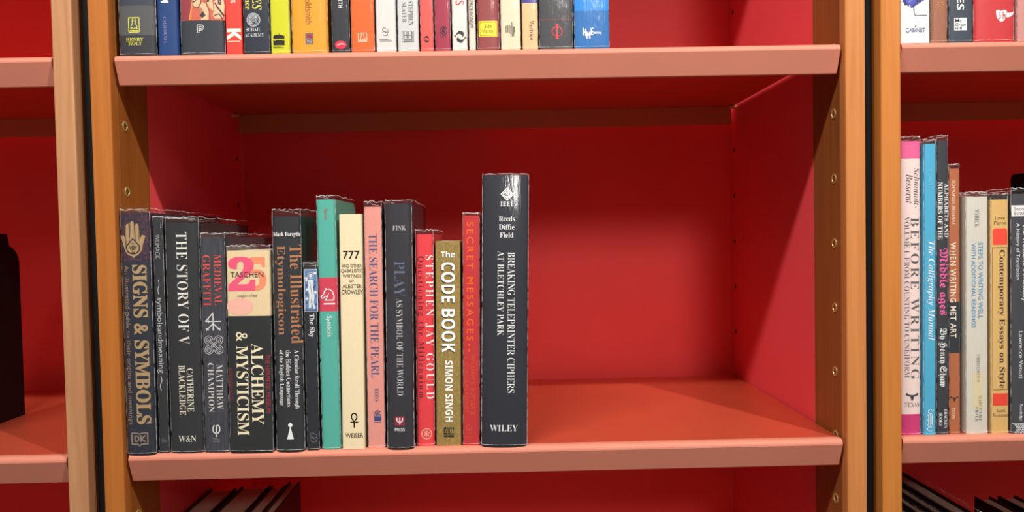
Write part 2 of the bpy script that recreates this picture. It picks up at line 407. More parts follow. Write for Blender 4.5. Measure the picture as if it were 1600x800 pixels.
# primitives: p polygon, l stroked line (width as a fraction of the shorter side), o disc, r ring; last entry = colour index
ICONS = {
 'hand': [('p', [(.0, .60), (.12, .63), (.2, .55), (.27, .44), (.23, .5), (.23, .88), (.27, .93), (.33, .93), (.37, .88), (.37, .55), (.395, .55), (.41, .95), (.46, 1), (.52, 1), (.56, .95), (.575, .55), (.6, .55), (.61, .88), (.65, .93), (.71, .93), (.75, .88), (.75, .5), (.72, .44), (.8, .55), (.88, .63), (1, .60), (.9, .38), (.84, .2), (.7, .09), (.57, .05), (.52, 0), (.47, .05), (.3, .09), (.17, .2), (.1, .38)], 0),
   ('l', [(.5, .53)] + arc(.5, .28, .265, .16, 25, -205, 18) + [(.5, .53)], .05, 1), ('l', arc(.5, .27, .12, .04, 0, 360), .03, 1), ('o', .5, .27, .05, .03, 1),
   ('l', [(.41, .38), (.5, .41), (.59, .38)], .025, 1), ('l', [(.35, .31), (.5, .35), (.65, .31)], .02, 1), ('l', [(.44, .165), (.56, .165)], .03, 1),
   ('l', [(.36, .47), (.385, .88)], .02, 1), ('l', [(.61, .47), (.585, .88)], .02, 1)],
 'dk': [('l', [(0, 1), (.38, 1), (.5, .9), (.62, 1), (1, 1), (1, .14), (.62, .14), (.5, 0), (.38, .14), (0, .14), (0, 1)], .09, 0),
   ('l', [(.2, .78), (.2, .36), (.34, .36), (.44, .48), (.44, .66), (.34, .78), (.2, .78)], .1, 0), ('l', [(.58, .8), (.58, .34)], .1, 0), ('l', [(.84, .8), (.6, .55), (.84, .34)], .1, 0)],
 'wave': [('l', [(.5, 0), (.2, .2), (.25, .4), (.75, .6), (.8, .8), (.5, 1)], .28, 0)],
 'lines': [('l', [(0, .85), (.7, .85)], .14, 0), ('l', [(0, .5), (.95, .5)], .14, 0), ('l', [(.05, .12), (1, .12)], .12, 0)],
 'fourmark': [('l', [(.5, .0), (.5, 1), (.0, .52), (1, .52)], .07, 0), ('l', [(.2, .62), (.2, .42)], .05, 0), ('l', [(.5, .4), (.95, .0)], .07, 0), ('l', [(.5, .4), (.05, .0)], .07, 0), ('l', [(.8, .08), (.98, .12)], .06, 0), ('l', [(.02, .12), (.2, .02)], .06, 0)],
 'knot': sum([[('l', [(x, y) for x, y in [(.5 + .5 * sx * (1 - q) + 0, .5), ] + arc(.5 + sx * .27, .5 + sy * .27, .23 - q * .5, .23 - q * .5, math.degrees(math.atan2(sy, sx)) - 135, math.degrees(math.atan2(sy, sx)) + 135, 16) + [(.5, .5 + .5 * sy * (1 - q))]][1:-1], .03, 0) for q in (0, .2)] for sx in (-1, 1) for sy in (-1, 1)], []) +
   sum([[('l', [(.22 + k, .40 + .38), (.40 + .38 + k, .22)], .028, 0), ('l', [(.22 + k, .22), (.78 + k, .78)], .028, 0)] for k in (-.06, .06)], []),
 'blob': [('p', arc(.5, .5, .5, .5, 0, 350, 22), 0)],
 'pawn': [('o', .5, .86, .32, .14, 0), ('p', [(.5, .7), (.56, .7), (1, 0), (0, 0), (.44, .7)], 0)],
 'skyfig': [('p', [(0, 0), (1, 0), (1, 1), (0, 1)], 0)] + [('o', x, y, .1, .035, 2) for x, y in ((.12, .2), (.9, .35), (.15, .62), (.85, .7), (.8, .55), (.9, .15), (.1, .42), (.84, .62))] + [('o', x, y, .12, .03, 1) for x, y in ((.15, .3), (.85, .45), (.14, .8), (.85, .92), (.2, .52))] +
   [('r', .5, .86, .22, .075, .06, 1), ('o', .5, .86, .13, .045, 1), ('p', [(.3, .76), (.7, .76), (.74, .62), (.66, .5), (.78, .36), (.72, .2), (.84, .05), (.66, .05), (.6, .2), (.56, .34), (.44, .24), (.5, .08), (.3, .06), (.32, .22), (.36, .4), (.24, .55)], 1), ('p', [(.3, .76), (.1, .7), (.05, .74), (.2, .78)], 1), ('l', [(.42, .7), (.5, .56), (.58, .4)], .05, 0), ('p', [(.66, .6), (.8, .62), (.84, .52), (.72, .5)], 2), ('p', [(0, 0), (1, 0), (1, .05), (.5, .03), (0, .06)], 2)],
 'squiggles': [('l', arc(.35, .75, .28, .2, 20, 250, 8), .08, 0), ('l', arc(.65, .62, .28, .2, 200, 420, 8), .08, 0), ('l', [(.05, .4), (.3, .5), (.5, .36), (.8, .48), (.98, .38)], .08, 0), ('l', arc(.5, .16, .36, .14, 180, 400, 9), .08, 0)],
 'knight': [('l', [(.36, .28), (.55, .62), (.56, .7)], .07, 0), ('l', [(.36, .28), (.26, .25), (.95, .25), (.97, .52), (.86, .8), (.66, .95), (.42, .95), (.38, 1), (.36, .9), (.28, .84), (.22, .66), (0, .48), (.06, .38), (.2, .4), (.3, .5), (.4, .5)], .075, 0), ('l', [(.22, .02), (1, .02)], .1, 0), ('o', .3, .74, .035, .03, 0)],
 'ankh': [('l', [(.5, .0), (.5, .42)], .2, 0), ('l', [(0, .36), (1, .36)], .17, 0), ('l', [(.5, .40)] + arc(.5, .74, .38, .24, -60, 240, 18) + [(.5, .40)], .17, 0)],
 'abc': [('p', [(0, .15), (1, .15), (1, .5), (0, .5)], 0), ('l', [(.05, .62), (.2, .9), (.33, .62)], .09, 0), ('l', [(.4, .62), (.4, .9), (.6, .83), (.42, .76), (.62, .68), (.4, .62)], .08, 0), ('l', arc(.83, .76, .14, .13, 50, 310, 8), .09, 0), ('l', [(.3, .97), (.7, .97)], .06, 0), ('l', [(.05, .05), (.95, .05)], .08, 0), ('l', [(.0, .55), (1, .55)], .05, 0)],
 'emblem': [('r', .5, .5, .5, .5, .09, 0), ('l', [(.25, .3), (.4, .5), (.3, .72)], .07, 0), ('l', [(.45, .2), (.55, .45), (.45, .8), (.6, .75)], .07, 0), ('l', [(.7, .25), (.65, .5), (.78, .66)], .07, 0), ('l', [(.3, .45), (.7, .4)], .05, 0)],
 'fourth': [('p', [(0, .25), (.46, .25), (.46, 1), (0, 1)], 0), ('p', [(.54, .25), (1, .25), (1, 1), (.54, 1)], 0), ('p', [(0, 0), (.3, 0), (.3, .18), (0, .18)], 0), ('p', [(.36, 0), (1, 0), (1, .18), (.36, .18)], 0),
   ('l', [(.34, .3), (.34, .9), (.08, .5), (.46, .5)], .07, 1), ('l', [(.66, .85), (.66, .4), (.76, .4)], .07, 1), ('l', [(.58, .68), (.74, .68)], .06, 1), ('l', [(.82, .88), (.82, .4)], .07, 1), ('l', [(.82, .62), (.92, .66), (.94, .4)], .07, 1)],
 'diamond': [('p', [(.5, 0), (1, .5), (.5, 1), (0, .5)], 0), ('l', [(.5, .13), (.87, .5), (.5, .87), (.13, .5), (.5, .13)], .035, 1), ('l', [(.5, .28), (.5, .72)], .06, 1), ('p', [(.5, .8), (.44, .66), (.56, .66)], 1), ('l', arc(.5, .5, .19, .1, 110, 430, 14), .045, 1), ('l', [(.28, .5), (.4, .5)], .06, 1)],
 'owl': [('l', [(0, 0), (1, 0), (1, 1), (0, 1), (0, 0)], .08, 0), ('l', [(.35, .9), (.35, .6), (.22, .4), (.22, .2)], .07, 0), ('l', [(.65, .9), (.65, .6), (.78, .4), (.78, .2)], .07, 0), ('l', [(.15, .2), (.3, .32), (.45, .2), (.6, .32), (.85, .2)], .07, 0), ('r', .5, .84, .12, .08, .06, 0), ('l', [(.12, .1), (.88, .1)], .07, 0)],
 'cats': [('p', [(0, 0), (.18, 0), (.3, .6), (.2, .64), (0, .64)], 3), ('p', [(.18, 0), (.3, .6), (.33, .5), (.26, .2), (.24, 0)], 2),
   ('p', [(.28, .34), (.31, .5), (.31, .62), (.36, .56), (.42, .58), (.46, .66), (.48, .5), (.47, .38), (.4, .28), (.33, .28)], 0), ('l', [(.31, .62), (.36, .56), (.42, .58), (.46, .66), (.48, .5), (.47, .38), (.4, .28), (.33, .28), (.28, .34)], .014, 1), ('l', [(.29, .4), (.36, .44)], .03, 1),
   ('p', [(.44, .3), (.52, .42), (.6, .36), (.66, .2), (.64, 0), (.46, 0), (.54, .12), (.5, .26)], 0), ('l', [(.52, .42), (.6, .36), (.66, .2), (.68, .0)], .014, 1), ('p', [(.44, .1), (.52, .2), (.58, .1), (.5, .04)], 1),
   ('p', [(.58, .7), (.6, .42), (.68, .26), (.76, .2), (.74, .5), (.72, .66)], 0), ('p', [(.62, .5), (.68, .46), (.66, .4), (.6, .4)], 1), ('p', [(.58, .78), (.78, .8), (.76, .68), (.66, .66), (.58, .7)], 0), ('l', [(.58, .7), (.66, .66), (.76, .68)], .014, 1),
   ('p', [(.78, .4), (.86, .52), (.98, .5), (1, .3), (.96, .04), (.8, .02), (.74, .1), (.78, .2)], 0), ('p', [(.86, .48), (.94, .46), (.92, .34), (.86, .36)], 1), ('l', [(.8, .38), (.86, .26)], .03, 1), ('l', [(.84, .3), (.98, .1)], .04, 1), ('l', [(.78, .1), (.88, .14), (.96, .02)], .025, 1),
   ('p', [(.74, .62), (.84, .6), (.82, .48), (.75, .44)], 2), ('l', [(.9, .98), (.88, .56)], .02, 3), ('l', [(.98, .98), (.97, .56)], .02, 2), ('p', [(0, 1), (1, 1), (1, .85), (.5, .8), (0, .72)], 2)],
 'pmark': [('l', [(.1, 0), (.1, .95), (.6, .95)] + arc(.6, .62, .34, .33, 90, -90, 10) + [(.32, .29)], .1, 0), ('l', [(.32, 0), (.32, .75), (.6, .75)] + arc(.6, .62, .15, .13, 90, -90, 8) + [(.32, .49)], .09, 0)],
 'globe': [('r', .5, .5, .5, .5, .06, 0), ('r', .5, .5, .42, .42, .025, 0)] + [('l', arc(.5, .2 + k * .1, .36 - abs(k - 3) * .04, .16, 200, 20, 8), .045, 0) for k in range(0, 6)] + [('l', [(.3, .7), (.5, .8), (.72, .66)], .05, 0), ('l', [(.25, .4), (.4, .2), (.6, .15)], .05, 0)],
 'flames': [('p', [(0, .52), (1, .52), (1, .84), (.93, .74), (.88, .8), (.8, .68), (.74, .84), (.66, .7), (.6, .86), (.52, 1), (.5, .82), (.4, .7), (.3, .86), (.2, .66), (.12, .84), (0, .72)], 0), ('p', [(0, 0), (1, 0), (1, .42), (.9, .36), (.78, .42), (.66, .34), (.52, .42), (.4, .34), (.28, .42), (.14, .35), (0, .42)], 0)],
 'lips': [('p', arc(.5, .5, .5, .5, 0, 350, 24), 0), ('p', [(.12, .42), (.3, .6), (.5, .68), (.75, .66), (.88, .5), (.7, .54), (.5, .56), (.3, .48)], 1)],
 'hbox': [('l', [(0, 0), (1, 0), (1, 1), (0, 1), (0, 0)], .03, 0), ('l', [(.15, .92), (.15, .36)], .09, 0), ('l', [(.85, .92), (.85, .36)], .09, 0), ('l', [(.42, .92), (.42, .36)], .07, 0), ('l', [(.58, .92), (.58, .36)], .07, 0), ('l', [(.15, .64), (.85, .64)], .06, 0), ('l', [(.12, .24), (.88, .24)], .05, 0), ('l', [(.12, .1), (.88, .1)], .05, 0)],
 'recycle': [('p', [(.0, .6), (.12, .62), (.2, .74), (.4, 1), (.5, .98), (.72, .9), (.8, .7), (.68, .46), (.62, .62), (.48, .74), (.3, .72), (.16, .58), (.14, .44), (.1, .54)], 0), ('p', [(1, .4), (.88, .38), (.8, .26), (.6, 0), (.5, .02), (.28, .1), (.2, .3), (.32, .54), (.38, .38), (.52, .26), (.7, .28), (.84, .42), (.86, .56), (.9, .46)], 0)],
 'frame': [('l', [(0, 0), (1, 0), (1, 1), (0, 1), (0, 0)], .03, 0)],
 'bars': [('l', [(x, a), (x, b)], .055, 0) for x, a, b in ((.04, .3, .74), (.15, .22, .76), (.26, .3, .78), (.37, .26, .72), (.48, .2, .78), (.59, .3, .8), (.69, .0, 1), (.79, .1, .82), (.88, .04, .7), (.96, .3, .68))],
 'phi': [('r', .5, .5, .5, .33, .11, 0), ('l', [(.5, 0), (.5, 1)], .16, 0), ('l', [(.36, .01), (.64, .01)], .07, 0), ('l', [(.36, .99), (.64, .99)], .07, 0)],
 'hme': [('l', [(.06, .35), (.06, 1)], .13, 0), ('l', [(.28, .3), (.28, .9)], .13, 0), ('l', [(.06, .62), (.28, .6)], .11, 0), ('l', [(.4, .0), (.4, .62), (.53, .3), (.66, .62), (.66, .0)], .12, 0), ('l', [(.98, .98), (.8, .98), (.8, .36), (.98, .36)], .11, 0), ('l', [(.8, .68), (.95, .68)], .11, 0)],
 'longhorn': [('p', [(0, .88), (.12, .98), (.2, .8), (.4, .72), (.6, .72), (.8, .8), (.88, .98), (1, .88), (.94, .66), (.72, .58), (.64, .5), (.58, .1), (.5, 0), (.42, .1), (.36, .5), (.28, .58), (.06, .66)], 0)],
 'ornate': [('l', arc(.5, .9, .3, .1, 40, 320, 10), .09, 0), ('l', [(.28, .75), (.28, .3)], .14, 0), ('l', [(.52, .78), (.52, .28)], .09, 0), ('l', [(.74, .72), (.74, .32)], .14, 0), ('l', arc(.5, .72, .36, .08, 20, 200, 8), .08, 0), ('l', arc(.5, .3, .38, .08, 170, 380, 8), .08, 0), ('l', arc(.45, .1, .35, .1, 40, 330, 10), .09, 0), ('l', [(0, .5), (.2, .52)], .08, 0), ('l', [(.8, .9), (.98, .96)], .07, 0)],
 'zigzag': [('l', [(0, 1), (1, 1)], .06, 0)] + [('l', [(k / 5 - .1 + o, .05), (k / 5 + o, .5), (k / 5 - .1 + o, .9)], .075, 0) for k in range(1, 5) for o in (0, .06, .12)],
 'iris': [('p', [(.02, .55), (.18, .5), (.1, .42), (.3, .44), (.36, .3), (.5, .38), (.7, .5), (.9, .62), (.8, .8), (.6, .96), (.4, 1), (.2, .9), (.05, .75)], 0), ('p', [(.2, .62), (.4, .6), (.5, .8), (.34, .86)], 2), ('p', [(.55, .55), (.7, .6), (.66, .76), (.56, .7)], 1), ('p', [(.1, .46), (.2, .42), (.3, .36), (.22, .5)], 1), ('l', [(.42, .42), (.46, .3), (.48, .12), (.52, .03), (1, .04)], .03, 1), ('l', [(.46, .4), (.62, .55), (.74, .6)], .05, 1), ('o', .3, .55, .03, .02, 2), ('o', .24, .68, .04, .02, 2)],
 'sun': [('r', .5, .5, .22, .22, .09, 0), ('o', .5, .5, .06, .06, 0)] + [('l', [(.5 + .32 * math.cos(a), .5 + .32 * math.sin(a)), (.5 + .5 * math.cos(a), .5 + .5 * math.sin(a))], .08, 0) for a in [k * math.pi / 4 for k in range(8)]],
 'shield': [('p', [(0, .92), (.14, 1), (.28, .9), (.42, 1), (.56, .92), (.54, .4), (.4, .1), (.28, 0), (.16, .1), (.03, .4)], 0), ('p', [(.57, .76), (.8, .78), (1, .9), (.9, .6), (.72, .42), (.56, .36)], 0), ('l', [(.2, .8), (.22, .32), (.13, .26)], .09, 1), ('l', [(.36, .84), (.36, .26)], .08, 1), ('l', [(.36, .52), (.46, .6), (.48, .3)], .08, 1)],
}
def stroke(bm, pts, w, mi):
    for (x0, z0), (x1, z1) in zip(pts, pts[1:]):
        dx, dz = x1 - x0, z1 - z0; L = math.hypot(dx, dz)
        if L < 1e-9: continue
        nx, nz = -dz / L * w / 2, dx / L * w / 2; ex, ez = dx / L * w * .3, dz / L * w * .3
        f = bm.faces.new([bm.verts.new((a, 0, b)) for a, b in ((x0 - ex + nx, z0 - ez + nz), (x0 - ex - nx, z0 - ez - nz), (x1 + ex - nx, z1 + ez - nz), (x1 + ex + nx, z1 + ez + nz))])
        f.material_index = mi
def icon_mesh(prims, x0, x1, z0, z1):
    bm = bmesh.new()
    sx, sz = x1 - x0, z1 - z0; m = min(sx, sz)
    P = lambda p: (x0 + p[0] * sx, z0 + p[1] * sz)
    step = 0
    for q in prims:
        start = len(bm.verts)
        if q[0] == 'p':
            pts = [P(p) for p in q[1]]
            f = bm.faces.new([bm.verts.new((a, 0, b)) for a, b in pts]); f.material_index = q[2]
            bmesh.ops.triangulate(bm, faces=[f])
        elif q[0] == 'l':
            stroke(bm, [P(p) for p in q[1]], q[2] * m, q[3])
        elif q[0] == 'o':
            f = bm.faces.new([bm.verts.new((a, 0, b)) for a, b in [P(p) for p in arc(q[1], q[2], q[3], q[4], 0, 345, 15)]]); f.material_index = q[5]
        elif q[0] == 'r':
            stroke(bm, [P(p) for p in arc(q[1], q[2], q[3], q[4], 0, 360, 28)], q[5] * m, q[6])
        bm.verts.ensure_lookup_table()
        for v in bm.verts[start:]: v.co.y = -step * .000012
        step += 1
    return bm

# ------------------------------------------------------------------ books
SEG = 10
def spine_curve(x, hw, hard):
    t = min(1.0, abs(x) / hw)
    b = min(.0026, .13 * hw) if hard else min(.0007, .06 * hw)
    return b * t ** 3
def facet_xs(hw, hard):
    r = min(.0022 if hard else .0011, hw * .35)
    return [(-hw + r) + (2 * hw - 2 * r) * i / SEG for i in range(SEG + 1)]
def spine_y(x, hw, hard):
    """depth of the faceted spine surface at x"""
    xs = facet_xs(hw, hard)
    if x <= xs[0] or x >= xs[-1]: return spine_curve(x, hw, hard)
    k = min(SEG - 1, int((x - xs[0]) / (xs[1] - xs[0])))
    u = (x - xs[k]) / (xs[k + 1] - xs[k])
    return spine_curve(xs[k], hw, hard) * (1 - u) + spine_curve(xs[k + 1], hw, hard) * u
def wall_poly(hw, d, hard, off):
    """outer contour in plan from the back of the left board round the spine to the back of the right board"""
    r = .0022 if hard else .0011
    r = min(r, hw * .35)
    ye = spine_y(hw, hw, hard)
    pts = [(-hw - off, d), (-hw - off, ye + r + .012), (-hw - off, ye + r)]
    n = 5
    for i in range(1, n):
        a = math.radians(90 * i / n)
        x = -hw + r - r * math.cos(a)
        pts.append((x - off * math.cos(a), max(spine_y(x, hw, hard), 0) + r - r * math.sin(a) - off * math.sin(a)))
    m = SEG
    for i in range(m + 1):
        x = (-hw + r) + (2 * hw - 2 * r) * i / m
        pts.append((x, spine_y(x, hw, hard) - off))
    L = pts[:3 + n - 1]
    pts += [(-x, y) for x, y in L[::-1]]
    return pts
BOOK_N = 0
def book(b, zs, group, prefix=None, marks=True):
    global BOOK_N
    BOOK_N += 1
    rnd = random.Random(BOOK_N)
    hard = b['hard']
    t = thing('hardcover_book' if hard else 'paperback_book', b['l'], 'book', (b['x'], b['y'], zs + .0002), group, b['a'])
    hw = b['w'] / 2 - .0003; h = b['h']; d = b['d']
    th = .0022 if hard else .0006
    th = min(th, hw * .3)
    outer = wall_poly(hw, d, hard, 0)
    inner = [(max(-hw + th, min(hw - th, x)), y if (i in (0, len(outer) - 1)) else max(y + th * .8, th)) for i, (x, y) in enumerate(outer)]
    kind = 'streak' if b.get('streak') else 'swirl' if b.get('swirl') else 'plain'
    mats = [cover_mat(b['c'], .5, kind)]
    def mi(c, kind='plain', c2=None):
        m = cover_mat(c, .5, kind, c2)
        if m not in mats: mats.append(m)
        return mats.index(m)
    cuts = {0.0, h}; segs = []
    for z0, z1, c in b.get('b', []): cuts |= {max(0., z0), min(h, z1)}
    if 'm' in b: cuts.add(b['m'][0])
    cuts = sorted(cuts)
    bm = bmesh.new()
    vo = [[bm.verts.new((x, y, z)) for x, y in outer] for z in cuts]
    n = len(outer)
    for k in range(len(cuts) - 1):
        zm = (cuts[k] + cuts[k + 1]) / 2; idx = 0
        for z0, z1, c in b.get('b', []):
            if z0 <= zm <= z1: idx = mi(c)
        if 'm' in b and zm > b['m'][0]: idx = mi(b['c'], 'mottled', b['m'][1])
        for i in range(n - 1):
            f = bm.faces.new((vo[k][i], vo[k][i + 1], vo[k + 1][i + 1], vo[k + 1][i]))
            f.material_index = idx
            if 's' in b and (i >= n - 3 or i < 2): f.material_index = mi(b['s'])
            f.smooth = 2 <= i <= n - 4
    vi = [[bm.verts.new((x, y, z)) for x, y in inner] for z in (0., h)]
    vc = [[bm.verts.new((x, y, z)) for x, y in outer] for z in (0., h)]     # the edges of the boards keep their own corners
    for i in range(n - 1):
        bm.faces.new((vi[0][i + 1], vi[0][i], vi[1][i], vi[1][i + 1]))
        bm.faces.new((vc[0][i + 1], vc[0][i], vi[0][i], vi[0][i + 1]))
        bm.faces.new((vc[1][i], vc[1][i + 1], vi[1][i + 1], vi[1][i]))
    for i in (0, n - 1):
        q = [vc[0][i], vc[1][i], vi[1][i], vi[0][i]]
        bm.faces.new(q if i else q[::-1])
    cover = make('cover', bm, mats, t)
    g = .0028 if hard else .0003
    bm = bmesh.new(); ye = spine_y(hw, hw, hard) + .0006
    box(bm, -hw + th + .0001, hw - th - .0001, max(ye, th) + .0012, d - g, g, h - g, .0003)
    make('page_block', bm, paper_mat(), t)
    if b['f'] > 0:
        ex = b['f']; fo = .00045
        c = wall_poly(hw, d * .96, hard, fo)
        # denser contour so that the upper edge can ripple
        dense = [c[0]]
        for p, q in zip(c, c[1:]):
            L = math.hypot(q[0] - p[0], q[1] - p[1]); m = max(1, int(L / .009))
            for k in range(1, m + 1): dense.append((p[0] + (q[0] - p[0]) * k / m, p[1] + (q[1] - p[1]) * k / m))
        zt = [h + ex + rnd.uniform(-1, 1) * min(.0009, ex * .2) - .0012 * max(0, (y - .05)) / .1 for x, y in dense]
        bm = bmesh.new()
        rows = [[bm.verts.new((x, y, z)) for (x, y) in dense] for z in (.0012, h * .5, h)]
        # the free strip above the boards leans slightly inward
        rows.append([bm.verts.new((x * .985, y + .0005, z)) for (x, y), z in zip(dense, zt)])
        for a, q in zip(rows, rows[1:]):
            for i in range(len(dense) - 1):
                f = bm.faces.new((a[i], a[i + 1], q[i + 1], q[i])); f.smooth = True
        tube(bm, [(x * .985, y + .0005, z) for (x, y), z in zip(dense, zt)], .00032, 5, 1)
        tube(bm, [(x, y - .00005, .0016) for (x, y) in dense if y < .02], .0002, 5, 1)
        fx = hw + .0001
        for q in (-1, 1):  # pale lines at the spine corners stand in for highlights on the film
            zb = .002
            tube(bm, [(q * fx * (.985 if k == 3 else 1), spine_curve(hw, hw, hard) + .0012, zz) for k, zz in enumerate((zb, h * .4, h, h + ex * .8))], .00022, 5, 1)
        make('plastic_jacket', bm, [film_mat(), film_highlight_mat()], t)['label'] = 'clear plastic jacket'
    for it in b['i']:
        if it[0] == 't':
            _, part, face, col, x0, x1, z0, z1, rotated, wgt, layer, sp, s = it
            V, F = TEXTS[(s, face, wgt, sp)]
            bm = bmesh.new(); vs = []
            for (u, v) in V:
                if rotated: x, z = x0 + v * (x1 - x0), z1 - u * (z1 - z0)
                else: x, z = x0 + u * (x1 - x0), z0 + v * (z1 - z0)
                vs.append(bm.verts.new((x, 0, min(z, h - .0005))))
            for f in F:
                try: bm.faces.new([vs[k] for k in f])
                except ValueError: pass
            m = ink_mat(col)
        elif it[0] == 'i':
            _, part, icon, cols, x0, x1, z0, z1, layer = it
            bm = icon_mesh(ICONS[icon], x0, x1, z0, min(z1, h - .0005))
            m = [ink_mat(c) for c in cols]
        else:
            _, part, col, x0, x1, z0, z1, layer, rad = it
            z1 = min(z1, h - .0005)
            bm = bmesh.new()
            nn = 8
            if rad > 0:
                rr = min(rad, (x1 - x0) / 3)
                poly = [(x0, z0), (x1, z0)] + [(x1 - rr + rr * math.cos(math.radians(a)), z1 - rr + rr * math.sin(math.radians(a))) for a in range(0, 91, 15)] + [(x0 + rr + rr * math.cos(math.radians(a)), z1 - rr + rr * math.sin(math.radians(a))) for a in range(90, 181, 15)]
                f = bm.faces.new([bm.verts.new((x, 0, z)) for x, z in poly])
            else:
                va = [[bm.verts.new((x0 + (x1 - x0) * k / nn, 0, z)) for k in range(nn + 1)] for z in (z0, z1)]
                for k in range(nn): bm.faces.new((va[0][k], va[0][k + 1], va[1][k + 1], va[1][k]))
            m = ink_mat(col)
        bx = [v.co.x for v in bm.verts]
        for xc in facet_xs(hw, hard):
            if min(bx) < xc < max(bx):
                bmesh.ops.bisect_plane(bm, geom=bm.verts[:] + bm.edges[:] + bm.faces[:], plane_co=(xc, 0, 0), plane_no=(1, 0, 0))
        for v in bm.verts:
            v.co.y += spine_y(v.co.x, hw, hard) - .00012 - .00006 * layer
        make(part, bm, m, cover)
    return t

